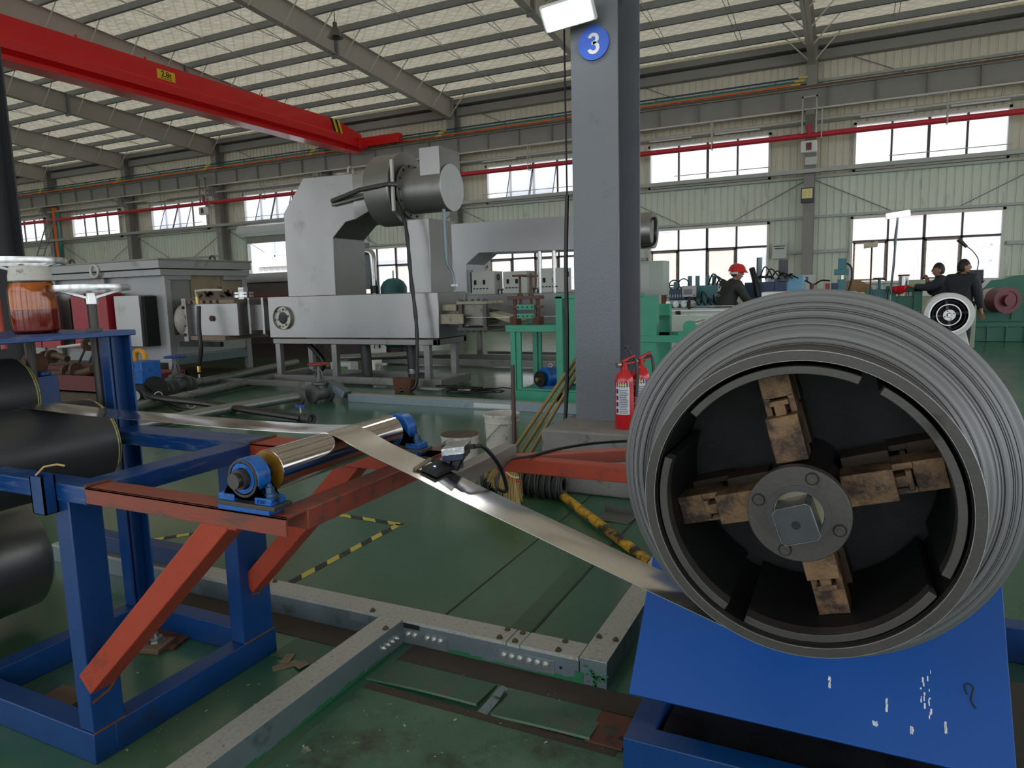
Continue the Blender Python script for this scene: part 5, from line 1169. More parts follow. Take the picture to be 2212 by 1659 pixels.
# ------------------------------------------------------------------ pipes, valves and hoses on the floor
def pipe(name, label, pts, r, mat, z=0, flanges=(), grp=None):
    t = thing(name, label, 'pipe', (pts[0][0], pts[0][1], 0), grp); MB().tube(pts, r, 14).build('pipe', mat, t)
    for p, ax in flanges:
        p = Vector(p); ax = Vector(ax).normalized(); MB().cyl(p-ax*.018, p+ax*.018, r*1.75, n=24).build('flange', cast_grey, t)
    return t
pipe('floor_pipe', 'galvanised floor pipe running to the red-wheel valve', [(-7.0,3.5,.075),(-6.88,5.8,.075),(-6.55,7.02,.10)], .062, pipe_galv, flanges=[((-6.55,7.0,.10),(.25,1,0))])
pipe('floor_pipe', 'galvanised floor pipe passing under the cooling unit skid', [(-8.0,4.6,.08),(-8.25,6.4,.08),(-8.75,8.6,.08),(-9.2,11.5,.08)], .062, pipe_galv)
pipe('floor_pipe', 'galvanised floor pipe behind the blue-wheel valve', [(-9.02,7.3,.14),(-9.3,8.3,.12),(-9.95,10.6,.12)], .07, pipe_galv, flanges=[((-9.02,7.32,.14),(-.3,1,0))])
pipe('floor_pipe', 'short pipe stub on the near side of the blue-wheel valve', [(-8.72,6.2,.14),(-8.88,6.8,.14)], .07, pipe_galv, flanges=[((-8.88,6.8,.14),(-.3,1,0))])
pipe('floor_pipe', 'long shiny pipe under the far legs of the cooling unit', [(-9.4,11.2,.16),(-7.6,11.6,.22),(-6.9,11.8,.24)], .07, pipe_galv)
def gate_valve(x, y, z, d, wheel, label, s=1.0):
    t = thing('gate_valve', label, 'valve', (x, y, 0), 'gate valves on the floor pipes'); d = Vector(d).normalized(); c = Vector((x, y, z))
    MB().cyl(c-d*.14*s, c-d*.10*s, .125*s, n=24).build('valve_flange', cast_grey, t); MB().cyl(c+d*.10*s, c+d*.14*s, .125*s, n=24).build('valve_flange', cast_grey, t)
    m = MB(); m.tube([c-d*.12*s, c-d*.05*s, c+d*.05*s, c+d*.12*s], lambda u: s*(.07+.025*math.sin(PI*u)), 18, 3); m.lathe([(.075*s,-.02),(.07*s,.10*s),(.10*s,.11*s),(.10*s,.14*s),(.06*s,.15*s),(.03*s,.20*s),(.02*s,.34*s),(0,.34*s)], c, n=20); m.build('valve_body', cast_grey, t)
    m = MB(); m.tube([c+Vector((-.055*s,0,.15*s)), c+Vector((-.06*s,0,.24*s)), c+Vector((0,0,.33*s))], .012*s, 6, 4); m.tube([c+Vector((.055*s,0,.15*s)), c+Vector((.06*s,0,.24*s)), c+Vector((0,0,.33*s))], .012*s, 6, 4); m.build('yoke', cast_grey, t)
    handwheel(t, c+Vector((0,0,.37*s)), .125*s, .012*s, wheel, spokes=4)
gate_valve(-8.95, 7.05, .16, (-.3,1,0), hydro_blue, 'grey gate valve with a blue handwheel by the furnace', 1.15)
gate_valve(-6.42, 7.25, .12, (.25,1,0), valve_red, 'dark gate valve with a red handwheel by the far trunking', 1.05)
m = MB()
for i, dy in enumerate((0,.03,.06,.015)):
    m.tube([(-8.75,6.4+dy,.34-.03*i),(-8.37,6.1+dy,.20-.02*i),(-8.0,6.05+dy,.15),(-7.3,6.1+dy,.11),(-6.5,6.05+dy,.07),(-5.55,5.92+dy,.05)], .036, 8, 6)
cbd = thing('cable_bundle', 'thick bundle of black cables tied together across the floor', 'cables', (-7.2,6.2,0)); m.build('cable', cable_black, cbd)
MB().tube([(-8.2,6.22,.10),(-7.7,6.05,.03),(-7.2,6.02,.02),(-6.95,6.0,.02)],.03,8,5).build('cable', cable_black, cbd)
for x, z in ((-8.28,.145),(-7.65,.08)): MB().torus((x,6.21,z),(1,-.1,-.1),.062,.006,20,6).build('cable_tie', ink_white, cbd)
MB().cyl((-6.98,6.19,.055),(-6.90,6.185,.053),.066,n=18).build('green_clamp', mint, cbd); 
m = MB(); m.cyl((-5.62,5.97,.05),(-5.42,5.93,.05),.055,n=18); m.torus((-5.41,5.93,.05),(1,-.2,0),.05,.02,18,8); v2 = thing('hose_tap', 'black hose tap with a small blue lever on the floor', 'tap', (-5.5,5.95,0)); m.build('tap_body', rubber, v2); MB().cyl((-5.58,5.96,.10),(-5.58,5.96,.17),.012,n=8).build('stem', zinc, v2); MB().box(-5.65,-5.51,5.95,5.97,.165,.195).build('blue_lever', hydro_blue, v2)
m = MB(); rr2 = random.Random(11)
for i in range(9):
    c0 = Vector((-4.75+rr2.gauss(0,.18), 8.45+rr2.gauss(0,.10), .02+.008*i)); m.tube([c0+Vector((rr2.uniform(.15,.35)*math.cos(a), .12*math.sin(a), rr2.uniform(-.004,.01))) for a in [2*PI*k/9+i for k in range(9)]], .009, 6, 3)
single(m, 'cable_tangle', 'tangle of thin black leads on the floor beside the cooling unit', 'cables', cable_black); m = MB().box(-4.95,-4.75,8.40,8.46,.05,.085); single(m, 'extension_socket', 'small white extension socket lying in the tangle of leads', 'socket', white_paint)
m = MB(); m.prism([(-5.95,.0),(-5.70,.0),(-5.66,.2),(-5.98,.2)],8.30,8.40,'Y'); single(m, 'rusty_block', 'rusty wedge block under the near skid of the cooling unit', 'block', rust)
m = MB().box(-9.5,-6.72,8.02,8.12,.05,.14); single(m, 'skid_channel', 'grey steel channel lying along the floor in front of the skid', 'channel', silver_d, bevel=.004)
for i, (x, y, lbl) in enumerate(((-7.15,9.2,'thick black flexible duct, left of two under the cooling unit'),(-6.35,9.35,'thick black flexible duct with a steel clamp, right of two under the cooling unit'))):
    t = thing('flexible_duct', lbl, 'duct', (x,y,0), 'flexible ducts under the cooling unit'); MB().tube([(x,y,.74),(x+.02,y,.45),(x+.03,y,.08)], .085, 14, 4).build('duct', rubber, t)
    if i: MB().cyl((x+.025,y,.14),(x+.025,y,.22),.09,n=18).build('steel_clamp', bright_steel, t)
m = MB().tube([(-8.25,9.0,.70),(-8.0,9.0,.50),(-7.85,9.0,.30),(-8.05,9.0,.12),(-8.4,9.0,.05)],.045,10,6); single(m, 'drain_hose', 'black drain hose curling down at the left legs of the cooling unit', 'hose', cable_black)
m = MB().box(-8.35,-7.9,9.75,9.95,0,.24); wb = single(m, 'white_box', 'white carton with a green label beneath the cooling unit', 'box', white_paint); MB().box(-8.30,-7.97,9.742,9.75,.06,.17).build('green_label', M('green_label', (96,150,70), .5), wb)
# burner pipework, pump and red drip tray in front of the furnace
bp_ = thing('burner_pipework', 'rusty burner pipework with flanged fittings below the red doors', 'pipework', (-13.2,7.9,0))
rusty2 = M('sooty_rust_pipe', (92,74,58), .6, .3, .2, 10, dirt=(44,38,34), damt=.5, ds=7)
MB().tube([(-14.3,7.9,.42),(-13.6,7.9,.42),(-13.2,7.9,.46),(-12.9,7.9,.40)],.06,12,3).build('pipe', rusty2, bp_); MB().tube([(-13.6,7.85,.12),(-12.5,7.85,.15),(-12.1,7.85,.24)],.075,12,3).build('pipe', rusty2, bp_); MB().cyl((-13.3,8.0,.60),(-12.35,8.0,.68),.028,n=10).build('pipe', light_rod, bp_)
for p, a in (((-13.55,7.9,.42),(1,0,0)),((-13.35,7.9,.44),(1,0,0)),((-12.85,7.85,.18),(1,0,0)),((-12.60,7.85,.22),(1,0,0)),((-12.40,8.0,.67),(1,0,0))): MB().cyl(Vector(p)-Vector(a)*.03, Vector(p)+Vector(a)*.03, .125, n=20).build('flange', rusty2, bp_)
MB().box(-13.0,-12.88,7.8,7.95,-.0,.13).build('pipe_stand', rusty2, bp_)
for x in (-13.05,-12.75): MB().cyl((x,8.2,.3),(x+.1,8.4,.75),.02,n=8).build('gas_lead', cable_black, bp_)
dt = thing('drip_tray', 'dull red steel tray under the burner pipework', 'tray', (-12.3,7.2,0)); m = MB(); m.box(-14.0,-9.9,6.9,8.0,.0,.02).box(-14.0,-9.9,6.9,6.93,0,.26).box(-14.0,-9.9,7.97,8.0,0,.26).box(-9.93,-9.9,6.9,8.0,0,.26); m.build('tray', M('dull_red_tray', (104,44,44), .6, 0, .12, 3), dt)
bm2 = thing('pump_motor', 'small blue pump motor with a yellow bent hose by the tall blue post', 'motor', (-8.72,6.3,0)); MB().box(-8.95,-8.55,6.2,6.5,.30,.60).build('terminal_box', cast_blue, bm2, .01); MB().cyl((-8.95,6.45,.22),(-8.5,6.35,.22),.17,n=20).build('motor_body', black_steel, bm2); MB().tube([(-8.86,6.35,.60),(-8.84,6.35,.70),(-8.76,6.35,.74),(-8.67,6.35,.70),(-8.66,6.35,.62)],.035,10,5).build('yellow_hose', M('yellow_hose', (214,150,40), .4), bm2); MB().box(-8.78,-8.70,6.19,6.2,.50,.56).build('nameplate', ink_white, bm2)

# ------------------------------------------------------------------ second line behind
f2 = thing('second_furnace', 'second grey furnace with a red enclosure band behind the throat duct', 'furnace', (-15.5,13.2,0))
MB().box(-22,-10.9,12.6,14.2,.30,1.95).build('body', M('mauve_grey_body', (126,114,116), .5, .2), f2, .01); MB().box(-22,-10.85,12.5,14.3,1.78,2.0).build('rim', silver, f2, .008); MB().box(-21,-11.2,12.45,12.6,.62,1.46).build('red_enclosure', red_panel, f2, .004); MB().box(-22,-10.9,12.55,14.2,.0,.30).build('base', M('mauve_dark_base', (92,76,80), .6), f2)
c2 = thing('second_cooling_line', 'long pale silver cooling duct and tank of the second line', 'cooling unit', (-6,13,0))
MB().prism([(-8.46,1.40),(-8.46,2.28),(-8.16,2.80),(-3.9,2.78),(-3.9,2.14),(-6.75,2.19),(-7.05,1.98),(-7.05,1.40)][::-1], 12.5, 13.3, 'Y').build('duct', M('pale_silver', (188,190,194), .38, .35, .04, 1.5), c2, .008)
m = MB(); n = 24; vs = []
for i in range(n):
    a = 2*PI*i/n+PI/4; c_, s_ = math.cos(a), math.sin(a); k = max(abs(c_), abs(s_)); vs.append((-3.9, 12.9+.4*c_/k, 2.46+.32*s_/k))
for i in range(n):
    a = 2*PI*i/n+PI/4; vs.append((-3.75, 12.9+.32*math.cos(a), 2.46+.32*math.sin(a)))
m.add(vs, [(i, (i+1)%n, n+(i+1)%n, n+i) for i in range(n)]); m.build('transition', silver, c2)
MB().lathe([(0,0),(.38,0),(.38,.12),(.33,.12),(.33,.48),(0,.48)], (-3.78,12.9,2.45), (1,0,0), n=40).build('blower_drum', silver, c2, .004); MB().tube([(-3.28,12.85,2.66),(-3.24,12.75,2.60),(-3.22,12.65,2.4),(-3.26,12.7,2.2),(-3.45,12.62,2.15)],.03,8,5).build('blower_lead', cable_black, c2)
MB().box(-7.05,-3.9,12.5,13.4,.62,1.36).build('tank', silver, c2, .01)
for x in (-6.9,-5.6,-4.2): MB().box(x,x+.09,12.55,12.64,.12,.62).build('leg', silver, c2); 
MB().box(-8.6,-3.8,12.5,12.62,.03,.15).build('skid_rail', silver_d, c2); MB().box(-8.6,-3.8,11.6,11.7,.03,.13).build('skid_rail', silver_d, c2); MB().box(-7,-3.8,13.2,13.3,.03,.15).build('skid_rail', silver_d, c2)
for x in (-5.45,-5.15): MB().cyl((x,12.55,1.36),(x,12.55,2.16),.045,n=14).build('steel_post', bright_steel, c2)
MB().lathe([(0,0),(.14,0),(.14,.05),(.22,.05),(.22,.09),(0,.09)], (-7.7,12.9,2.78), n=24).build('vent_flange', silver_d, c2)
MB().box(-7.07,-6.95,12.52,12.6,1.4,1.86).build('level_gauge', galv, c2)
for i, (x0, x1, z1, lbl) in enumerate(((-6.98,-6.52,1.82,'grey control box on the second line tank, leftmost of three'),(-6.24,-5.80,1.80,'grey control box on the second line tank, middle of three behind the straightener'),(-5.46,-5.02,1.83,'grey control box on the second line tank, rightmost of three by the posts'))):
    t = thing('control_box', lbl, 'control box', ((x0+x1)/2,12.7,1.36), 'control boxes on the second line'); MB().box(x0,x1+.08,12.52,12.9,1.37,z1).build('case', cab_grey, t, .004)
    for u in (.18,.62): MB().box(x0+u*(x1-x0),x0+u*(x1-x0)+.055,12.512,12.52,1.56,1.65).build('meter', black_steel, t)
    for u in (.14,.30,.46,.62,.78): MB().box(x0+u*(x1-x0),x0+u*(x1-x0)+.04,12.508,12.52,1.47,1.49).build('switch', black_steel, t)
    MB().torus((x1+.082,12.7,z1-.12),(1,0,0),.05,.012,18,6).build('side_ring', black_steel, t)
for i, x in enumerate((-6.40,-5.70,-5.60)):
    m = MB(); m.cyl((x,12.7,1.37),(x,12.7,1.43),.05,n=12).cyl((x,12.7,1.42),(x,12.7,1.50),.015,n=8).cyl((x-.10,12.7,1.45),(x+.1,12.7,1.45),.02,n=8); single(m, 'small_valve', ('small bright valve beside the left control box', 'small bright valve left of the right control box', 'small bright valve touching the right control box')[i], 'valve', zinc, group='valves on the second line tank')
tk = thing('air_tank', 'teal domed air tank beyond the goose-neck duct', 'tank', (-9.35,13.2,0)); MB().lathe([(0,1.78),(.12,1.77),(.23,1.70),(.30,1.58),(.30,.3),(.2,.2),(0,.2)], (-9.35,13.2,0), n=28).build('shell', M('tank_teal', (52,108,112), .35), tk); MB().cyl((-9.35,13.2,1.77),(-9.35,13.2,1.95),.02,n=8).build('tank_valve', zinc, tk); MB().cyl((-9.35,13.2,0),(-9.35,13.2,.22),.24,n=20).build('tank_foot', dark_steel, tk)
ppb = thing('bent_steam_pipe', 'bright bent pipe and grey flange plate beside the goose-neck duct', 'pipe', (-9.75,13.0,0)); MB().tube([(-10.1,13.0,2.38),(-9.85,13.0,2.38),(-9.75,13.0,2.28),(-9.74,13.0,1.8),(-9.74,13.0,.2)],.075,14,5).build('pipe', bright_steel, ppb); MB().box(-10.15,-10.05,12.8,13.3,1.55,2.6).build('flange_plate', galv, ppb); MB().cyl((-9.74,13,1.45),(-9.74,13,1.62),.09,n=16).build('pipe_clamp', rubber, ppb)

# ------------------------------------------------------------------ green stands with straightener and drive
gs = thing('green_stand', 'mint green welded stand carrying a hand straightener', 'machine stand', (-3.6,8.4,0))
def gb(name, a, mat=mint, bev=.004, parent=None): return MB().box(*a).build(name, mat, parent or gs, bev)
gb('table_rail', (-4.0,-3.28,8.05,8.15,.89,.975)); gb('table_rail', (-4.0,-3.28,8.75,8.85,.89,.975)); gb('table_rail', (-4.0,-3.9,8.15,8.75,.89,.975))
gb('leg', (-3.94,-3.87,8.06,8.14,.0,.89)); gb('leg', (-3.87,-3.80,8.08,8.12,.0,.89)); gb('leg', (-3.94,-3.87,8.76,8.84,0,.89)); gb('leg', (-3.87,-3.82,8.78,8.82,0,.89))
gb('mill_post', (-3.28,-3.19,8.0,8.12,0,1.33)); gb('mill_post', (-3.12,-3.02,8.02,8.10,.25,1.30)); gb('mill_post', (-3.28,-3.18,8.75,8.87,0,1.33)); gb('mill_cap', (-3.29,-2.2,8.0,8.14,1.30,1.345)); gb('mill_block', (-3.02,-2.9,8.0,8.12,.80,1.0)); gb('mill_block', (-3.10,-2.6,8.03,8.2,1.02,1.2))
gb('base_frame', (-3.9,-2.0,8.0,8.12,0,.14)); gb('base_frame', (-3.9,-2.0,8.6,8.72,0,.14)); gb('gear_plate', (-3.8,-3.0,8.05,8.7,.14,.165))
gb('right_post', (-2.24,-2.03,8.04,8.16,0,1.31)); gb('right_rail', (-2.24,-.5,8.03,8.12,.77,.85)); gb('right_rail', (-2.24,-.5,8.70,8.80,.77,.85)); gb('right_post', (-2.2,-2.03,8.7,8.8,0,1.2))
hs2 = thing('hand_straightener', 'rusty brown hand straightener with two flat handwheels on the green stand', 'straightener', (-3.72,8.2,.975))
br = M('brown_steel', (98,66,58), .55, .3, .12, 12)
for x in (-3.92,-3.60): MB().box(x-.045,x+.045,8.12,8.28,.975,1.08).build('foot_block', rust, hs2); MB().cyl((x,8.2,1.08),(x,8.2,1.34),.027,n=14).build('guide_post', br, hs2)
MB().box(-4.0,-3.54,8.13,8.27,1.30,1.345).build('cross_plate', br, hs2, .003); MB().box(-4.0,-3.54,8.15,8.25,1.185,1.22).build('slide_plate', br, hs2, .003)
MB().box(-3.86,-3.62,8.11,8.14,1.17,1.235).build('roll_bracket', mint, hs2); MB().box(-3.86,-3.62,8.11,8.14,1.06,1.12).build('roll_bracket', mint, hs2); bolts(hs2, [(-3.84+.065*i,8.11,1.20) for i in range(4)]+[(-3.84+.065*i,8.11,1.085) for i in range(4)], (0,-1,0), .010, .012, dark_steel)
for x, z in ((-3.845,1.60),(-3.69,1.59)):
    MB().cyl((x,8.2,1.20),(x,8.2,z),.016,n=12).build('screw', br, hs2); MB().cyl((x,8.2,z-.008),(x,8.2,z+.014),.10,n=28).build('handwheel', br, hs2); MB().cyl((x,8.2,1.345),(x,8.2,1.375),.035,n=6).build('lock_nut', dark_steel, hs2)
gm = thing('gear_motor', 'blue geared motor with a chain sprocket on the green base', 'motor', (-3.42,8.3,.165)); MB().cyl((-3.52,8.15,.30),(-3.30,8.55,.30),.13,n=28).build('gear_case', cast_blue, gm, .006); MB().cyl((-3.36,8.44,.30),(-3.2,8.75,.30),.15,n=28).build('motor_case', cast_blue, gm, .006)
MB().cyl((-3.555,8.09,.285),(-3.545,8.11,.285),.105,n=22).build('sprocket', black_steel, gm); MB().cyl((-3.575,8.05,.285),(-3.555,8.09,.285),.028,n=16).build('drive_shaft', brass, gm); MB().box(-3.62,-3.25,8.12,8.4,.165,.20).build('motor_foot', cast_blue, gm)
for p in ((-3.45,8.22,.45),(-3.28,8.55,.47)): MB().torus(p,(0,1,0),.022,.007,14,6).build('lifting_eye', zinc, gm)
ro = thing('exit_roller', 'bright exit roller in green bearings on the green rail', 'roller', (-1.62,8.4,.85)); MB().cyl((-1.65,8.06,.955),(-1.65,8.80,.955),.055,n=24).build('barrel', MATS['roller'], ro); MB().lathe([(0,0),(.075,0),(.075,.06),(0,.06)],(-1.65,8.02,.945),(0,1,0),n=24).build('bearing', mint, ro); MB().box(-1.78,-1.52,8.03,8.10,.85,.90).build('bearing_foot', mint, ro)

# ------------------------------------------------------------------ machines on the right
wc = thing('machine_cabinet', 'long pale grey machine cabinet with black hinges behind the green rail', 'cabinet', (-1.6,9.6,0))
MB().box(-2.33,-.2,9.5,10.1,.05,1.09).build('case', ltgrey, wc, .008); MB().box(-2.36,-.2,9.47,10.13,1.07,1.10).build('top', white_paint, wc, .004)
for x in (-2.1,-1.42): MB().box(x-.03,x+.03,9.46,9.48,1.03,1.085).build('hinge', black_steel, wc)
for x0, x1 in ((-2.2,-1.75),(-1.72,-1.2)): MB().box(x0,x1,9.49,9.50,.2,.95).build('door', ltgrey, wc, .002)
c3 = thing('white_machine_top', 'white topped machine body behind the coil', 'cabinet', (-.6,10.4,0)); MB().box(-1.12,-.1,10.2,10.9,1.24,1.30).build('top', white_paint, c3, .006); MB().box(-1.08,-.1,10.25,10.85,0,1.24).build('case', ltgrey, c3, .008)
ro2 = thing('guide_roll_set', 'small set of guide rolls and coil springs on the pale cabinet', 'rolls', (-2.1,9.75,1.1)); MB().box(-2.36,-2.30,9.6,9.66,1.1,1.30).build('side_bar', rust, ro2); MB().box(-2.0,-1.97,9.6,9.66,1.1,1.27).build('side_bar', black_steel, ro2)
for i in range(7): MB().torus((-2.28+.035*i,9.63,1.28),(1,.3,0),.022,.007,12,6).build('spring', zinc, ro2)
for i in range(3): MB().cyl((-2.27+.11*i,9.6,1.17),(-2.21+.11*i,9.9,1.17),.045,n=16).build('roll', bright_steel, ro2)
m = MB().box(-2.0,-1.2,9.62,9.74,1.135,1.14); single(m, 'third_strip', 'short bright strip leaving the guide rolls on the pale cabinet', 'steel strip', MATS['strip'])
tc_ = thing('tall_cabinet', 'tall grey-green electrical cabinet beside the column', 'cabinet', (-3.7,14.3,0)); MB().box(-4.6,-3.42,14.1,14.6,0,1.94).build('case', M('cabinet_pale_green', (188,200,192), .45, 0, .03, 2), tc_, .008); MB().box(-4.3,-3.72,14.09,14.1,.3,1.88).build('door', cab_grey, tc_, .003)
wb2 = thing('white_bench', 'white bench box in front of the tall cabinet', 'bench', (-3.6,13.4,0)); MB().box(-4.4,-3.15,13.5,14.0,0,1.24).build('case', white_paint, wb2, .006)
m = MB(); m.lathe([(0,0),(.05,0),(.045,.16),(.038,.18),(0,.18)], (-3.86,13.7,1.24), n=16); m.tube([(-3.90,13.7,1.27),(-3.96,13.7,1.30),(-3.96,13.7,1.38),(-3.90,13.7,1.41)], .01, 6, 3); single(m, 'kettle', 'small black kettle on the white bench', 'kettle', rubber)
tm = thing('teal_mill', 'teal roll-forming machine with a grey touch-screen panel', 'machine', (-2.6,13.2,0))
MB().box(-3.05,-1.95,13.0,13.8,0,1.36).build('body', teal, tm, .01); MB().box(-2.6,-2.1,12.95,13.0,.9,1.42).build('front_plate', teal, tm, .004)
for x in (-2.72,-2.58,-2.40,-2.28,-2.98): MB().box(x-.03,x+.03,13.2,13.3,1.36,1.60 if x > -2.9 else 1.5).build('screw_post', teal, tm)
MB().box(-3.0,-2.72,12.85,13.05,1.18,1.36).build('drive_box', navy, tm, .006); MB().box(-2.95,-2.6,12.85,13.05,1.0,1.18).build('drive_box', navy, tm, .006)
for x, z in ((-2.93,1.44),(-2.76,1.46)): MB().torus((x,12.9,z),(0,1,.1),.09,.010,22,6).build('handwheel', black_steel, tm)
pn = MB().box(-2.75,-2.50,12.72,12.80,1.22,1.42).build('touch_panel', M('panel_grey', (176,178,178), .4), tm, .004); MB().box(-2.72,-2.57,12.712,12.72,1.27,1.36).build('screen', M('screen_grey', (96,100,102), .15), pn); MB().cyl((-2.535,12.72,1.25),(-2.535,12.70,1.25),.016,n=14).build('knob', M('knob_orange', (178,110,60), .4), pn)
for i in range(6): MB().tube([(-2.7+.12*i,12.95,1.1),(-2.6+.1*i,12.8,1.2+.06*(i%3)),(-2.45+.1*i,12.85,1.05)], .012, 6, 4).build('cable', cable_black, tm)
for i in range(4): MB().tube([(-2.35+.07*i,13.0,1.38),(-2.25+.06*i,12.95,1.62-.05*i),(-2.1+.05*i,12.9,1.45),(-2.0,12.9,1.2)], .014, 6, 5).build('cable', cable_black, tm)
nm = thing('blue_mill', 'dark blue and pale blue roll machine between the helmeted worker and the hydrant box', 'machine', (-1.2,13.6,0))
MB().box(-1.75,-1.25,13.3,14.0,.0,1.45).build('body', navy, nm, .01); MB().box(-1.12,-.78,13.4,14.0,0,1.55).build('body', M('pale_blue_machine', (110,164,196), .45), nm, .01); MB().box(-1.25,-1.05,13.35,13.9,1.0,1.5).build('block', navy, nm, .006); MB().box(-1.18,-1.02,13.3,13.5,1.45,1.83).build('motor', M('charcoal_motor', (58,60,66), .4), nm, .008)
MB().cyl((-1.55,13.7,1.4),(-1.55,13.7,1.90),.05,n=14).build('air_pipe', galv, nm); MB().cyl((-1.42,13.4,1.52),(-1.42,13.4,1.56),.12,n=20).build('wheel', black_steel, nm)
for i in range(5): MB().tube([(-1.5+.1*i,13.35,1.5),(-1.4+.1*i,13.25,1.72-.04*i),(-1.25+.1*i,13.3,1.5)], .012, 6, 5).build('cable', cable_black, nm)
MB().tube([(-1.62,13.2,1.7),(-1.56,13.15,1.5),(-1.5,13.1,1.2)],.05,8,3).build('black_sleeve', cable_black, nm)
# fire hydrant cabinet
fh = thing('hydrant_cabinet', 'white framed fire hydrant cabinet with red characters on the glass', 'cabinet', (-1.95,22.6,.4)); m = MB()
for a in ((-2.35,-1.6,.4,.48),(-2.35,-1.6,1.62,1.72),(-2.35,-2.27,.4,1.72),(-1.70,-1.60,.4,1.72)): m.box(a[0],a[1],22.35,22.6,a[2],a[3])
m.build('frame', white_paint, fh, .004); MB().box(-2.27,-1.70,22.40,22.42,.48,1.62).build('glass_door', M('hydrant_glass', (150,158,150), .15), fh); text('消火栓', .19, M('red_print', (196,50,50), .5), (-1.985,22.395,1.38), (1,0,0), (0,0,1), 'lettering', fh, .001)
eb = thing('meter_box', 'grey meter box with a dark display at the foot of the wall column', 'meter box', (-1.2,22.3,1.2)); MB().box(-1.42,-1.0,22.25,22.45,1.18,1.66).build('case', cab_grey, eb, .006); MB().box(-1.36,-1.16,22.24,22.25,1.46,1.60).build('display', M('dark_display', (50,72,90), .2), eb); MB().box(-1.30,-1.22,22.236,22.24,1.52,1.56).build('digits', ink_white, eb)
nb = thing('notice_board', 'small pale notice plate beside the lower window', 'sign', (-2.0,22.8,2.4)); MB().box(-2.22,-1.80,22.76,22.82,2.18,2.62).build('plate', cab_grey, nb, .004)
for z, w in ((2.53,.32),(2.46,.26)): MB().box(-2.01-w/2,-2.01+w/2,22.755,22.76,z,z+.03).build('print_line', M('dark_print', (80,84,80), .6), nb)
fd = thing('wall_floodlight', 'unlit yellow LED floodlight on the wall column', 'light', (-1.22,22.3,3.9)); MB().box(-1.42,-1.08,22.28,22.42,3.72,4.14).build('housing', rubber, fd, .006); MB().box(-1.39,-1.11,22.27,22.28,3.84,4.11).build('led_plate', M('led_plate', (232,222,168), .4), fd)
for i in range(4): MB().box(-1.34+.12*(i%2),-1.28+.12*(i%2),22.265,22.27,3.90+.1*(i//2),3.95+.1*(i//2)).build('led', label_yel, fd)
wbx = thing('wall_junction_box', 'pale junction box on the wall column above the cable tray', 'junction box', (-1.2,22.3,4.8)); MB().box(-1.34,-1.02,22.36,22.47,4.78,5.0).build('case', cab_grey, wbx, .004)
f3 = thing('wall_floodlight', 'small black floodlight on the wall column above the second duct', 'light', (-7.1,22.2,3.0)); MB().obox((-8.25,22.2,3.05),(.2,0,.03),(0,.05,0),(-.03,.02,.2)).build('housing', rubber, f3); MB().obox((-8.25,22.14,3.05),(.15,0,.02),(0,.004,0),(-.02,.01,.15)).build('led_plate', M('led_plate', (232,222,168), .4), f3); MB().box(-8.27,-8.23,22.2,22.95,3.0,3.05).build('arm', steel_grey, f3)
hl = thing('high_bay_light', 'dark bell-shaped high bay lamp hung from the roof', 'light', (-9.2,14.6,8.0))
# hydraulic press bits in front of the window
hy = thing('hydraulic_press', 'blue hydraulic cylinder press with two red cylinders and black hoses', 'press', (-.2,14,0)); MB().box(-.30,-.06,13.9,14.1,1.54,1.64).build('head_block', teal, hy, .004); MB().box(-.24,-.10,13.93,14.07,1.64,1.83).build('cylinder', teal, hy, .004); MB().cyl((-.17,14,1.46),(-.17,14,1.55),.03,n=12).build('piston', bright_steel, hy); MB().box(-.24,-.10,13.93,14.07,.9,1.46).build('body', teal, hy, .004); MB().tube([(-.10,13.92,1.74),(-.03,13.92,1.68),(-.01,13.92,1.52),(-.03,13.92,1.35),(-.07,13.92,1.22)],.018,6,5).build('hose', cable_black, hy)
for x in (-.66,-.40): MB().cyl((x,13.9,1.2),(x,13.9,1.40),.035,n=16).build('red_cylinder', maroon if x < -.5 else M('press_red', (170,44,70), .4), hy)
MB().box(-.9,.2,13.7,14.3,0,1.22).build('bench', ltgrey, hy, .006); MB().tube([(-.66,13.9,1.39),(-.80,13.9,1.46),(-.95,13.9,1.42),(-.95,13.9,1.34),(-.80,13.9,1.32)],.016,6,5).build('hose', cable_black, hy); MB().tube([(-.62,13.9,1.38),(-.50,13.9,1.45),(-.36,13.9,1.44)],.016,6,5).build('hose', cable_black, hy); MB().box(-.34,-.24,13.85,14.0,1.28,1.40).build('valve_block', navy, hy)
bc0 = thing('brown_coil', 'brown strip coil seen just over the big coil', 'coil', (.02,16,.5)); m = MB(); m.lathe([(.18,-.12),(.40,-.12),(.40,.12),(.18,.12)], (.02,16,1.05), (0,1,0), n=40, close=True); m.build('wound_strip', M('brown_coil', (150,116,80), .5, .4), bc0); MB().box(-.2,.24,15.9,16.1,0,.68).build('coil_cradle', dark_steel, bc0)
lp = thing('work_light', 'glowing white work light on a thin steel pole', 'light', (.6,12,0)); MB().tube([(.46,12,.0),(.50,12,.9),(.545,12,1.6),(.575,12,2.33)],.016,8).build('pole', galv, lp); MB().obox((.575,11.97,2.375),(.16,0,.018),(0,.035,0),(-.006,0,.042)).build('housing', white_paint, lp, .006); MB().obox((.575,11.93,2.370),(.145,0,.0165),(0,.006,.0),(-.004,0,.034)).build('lamp_glass', emit('lamp_glow', (255,255,252), 14), lp); MB().tube([(.57,11.97,2.3),(.54,11.96,2.0),(.56,11.96,1.7),(.52,11.97,1.2)],.007,5,5).build('lead', cable_black, lp)
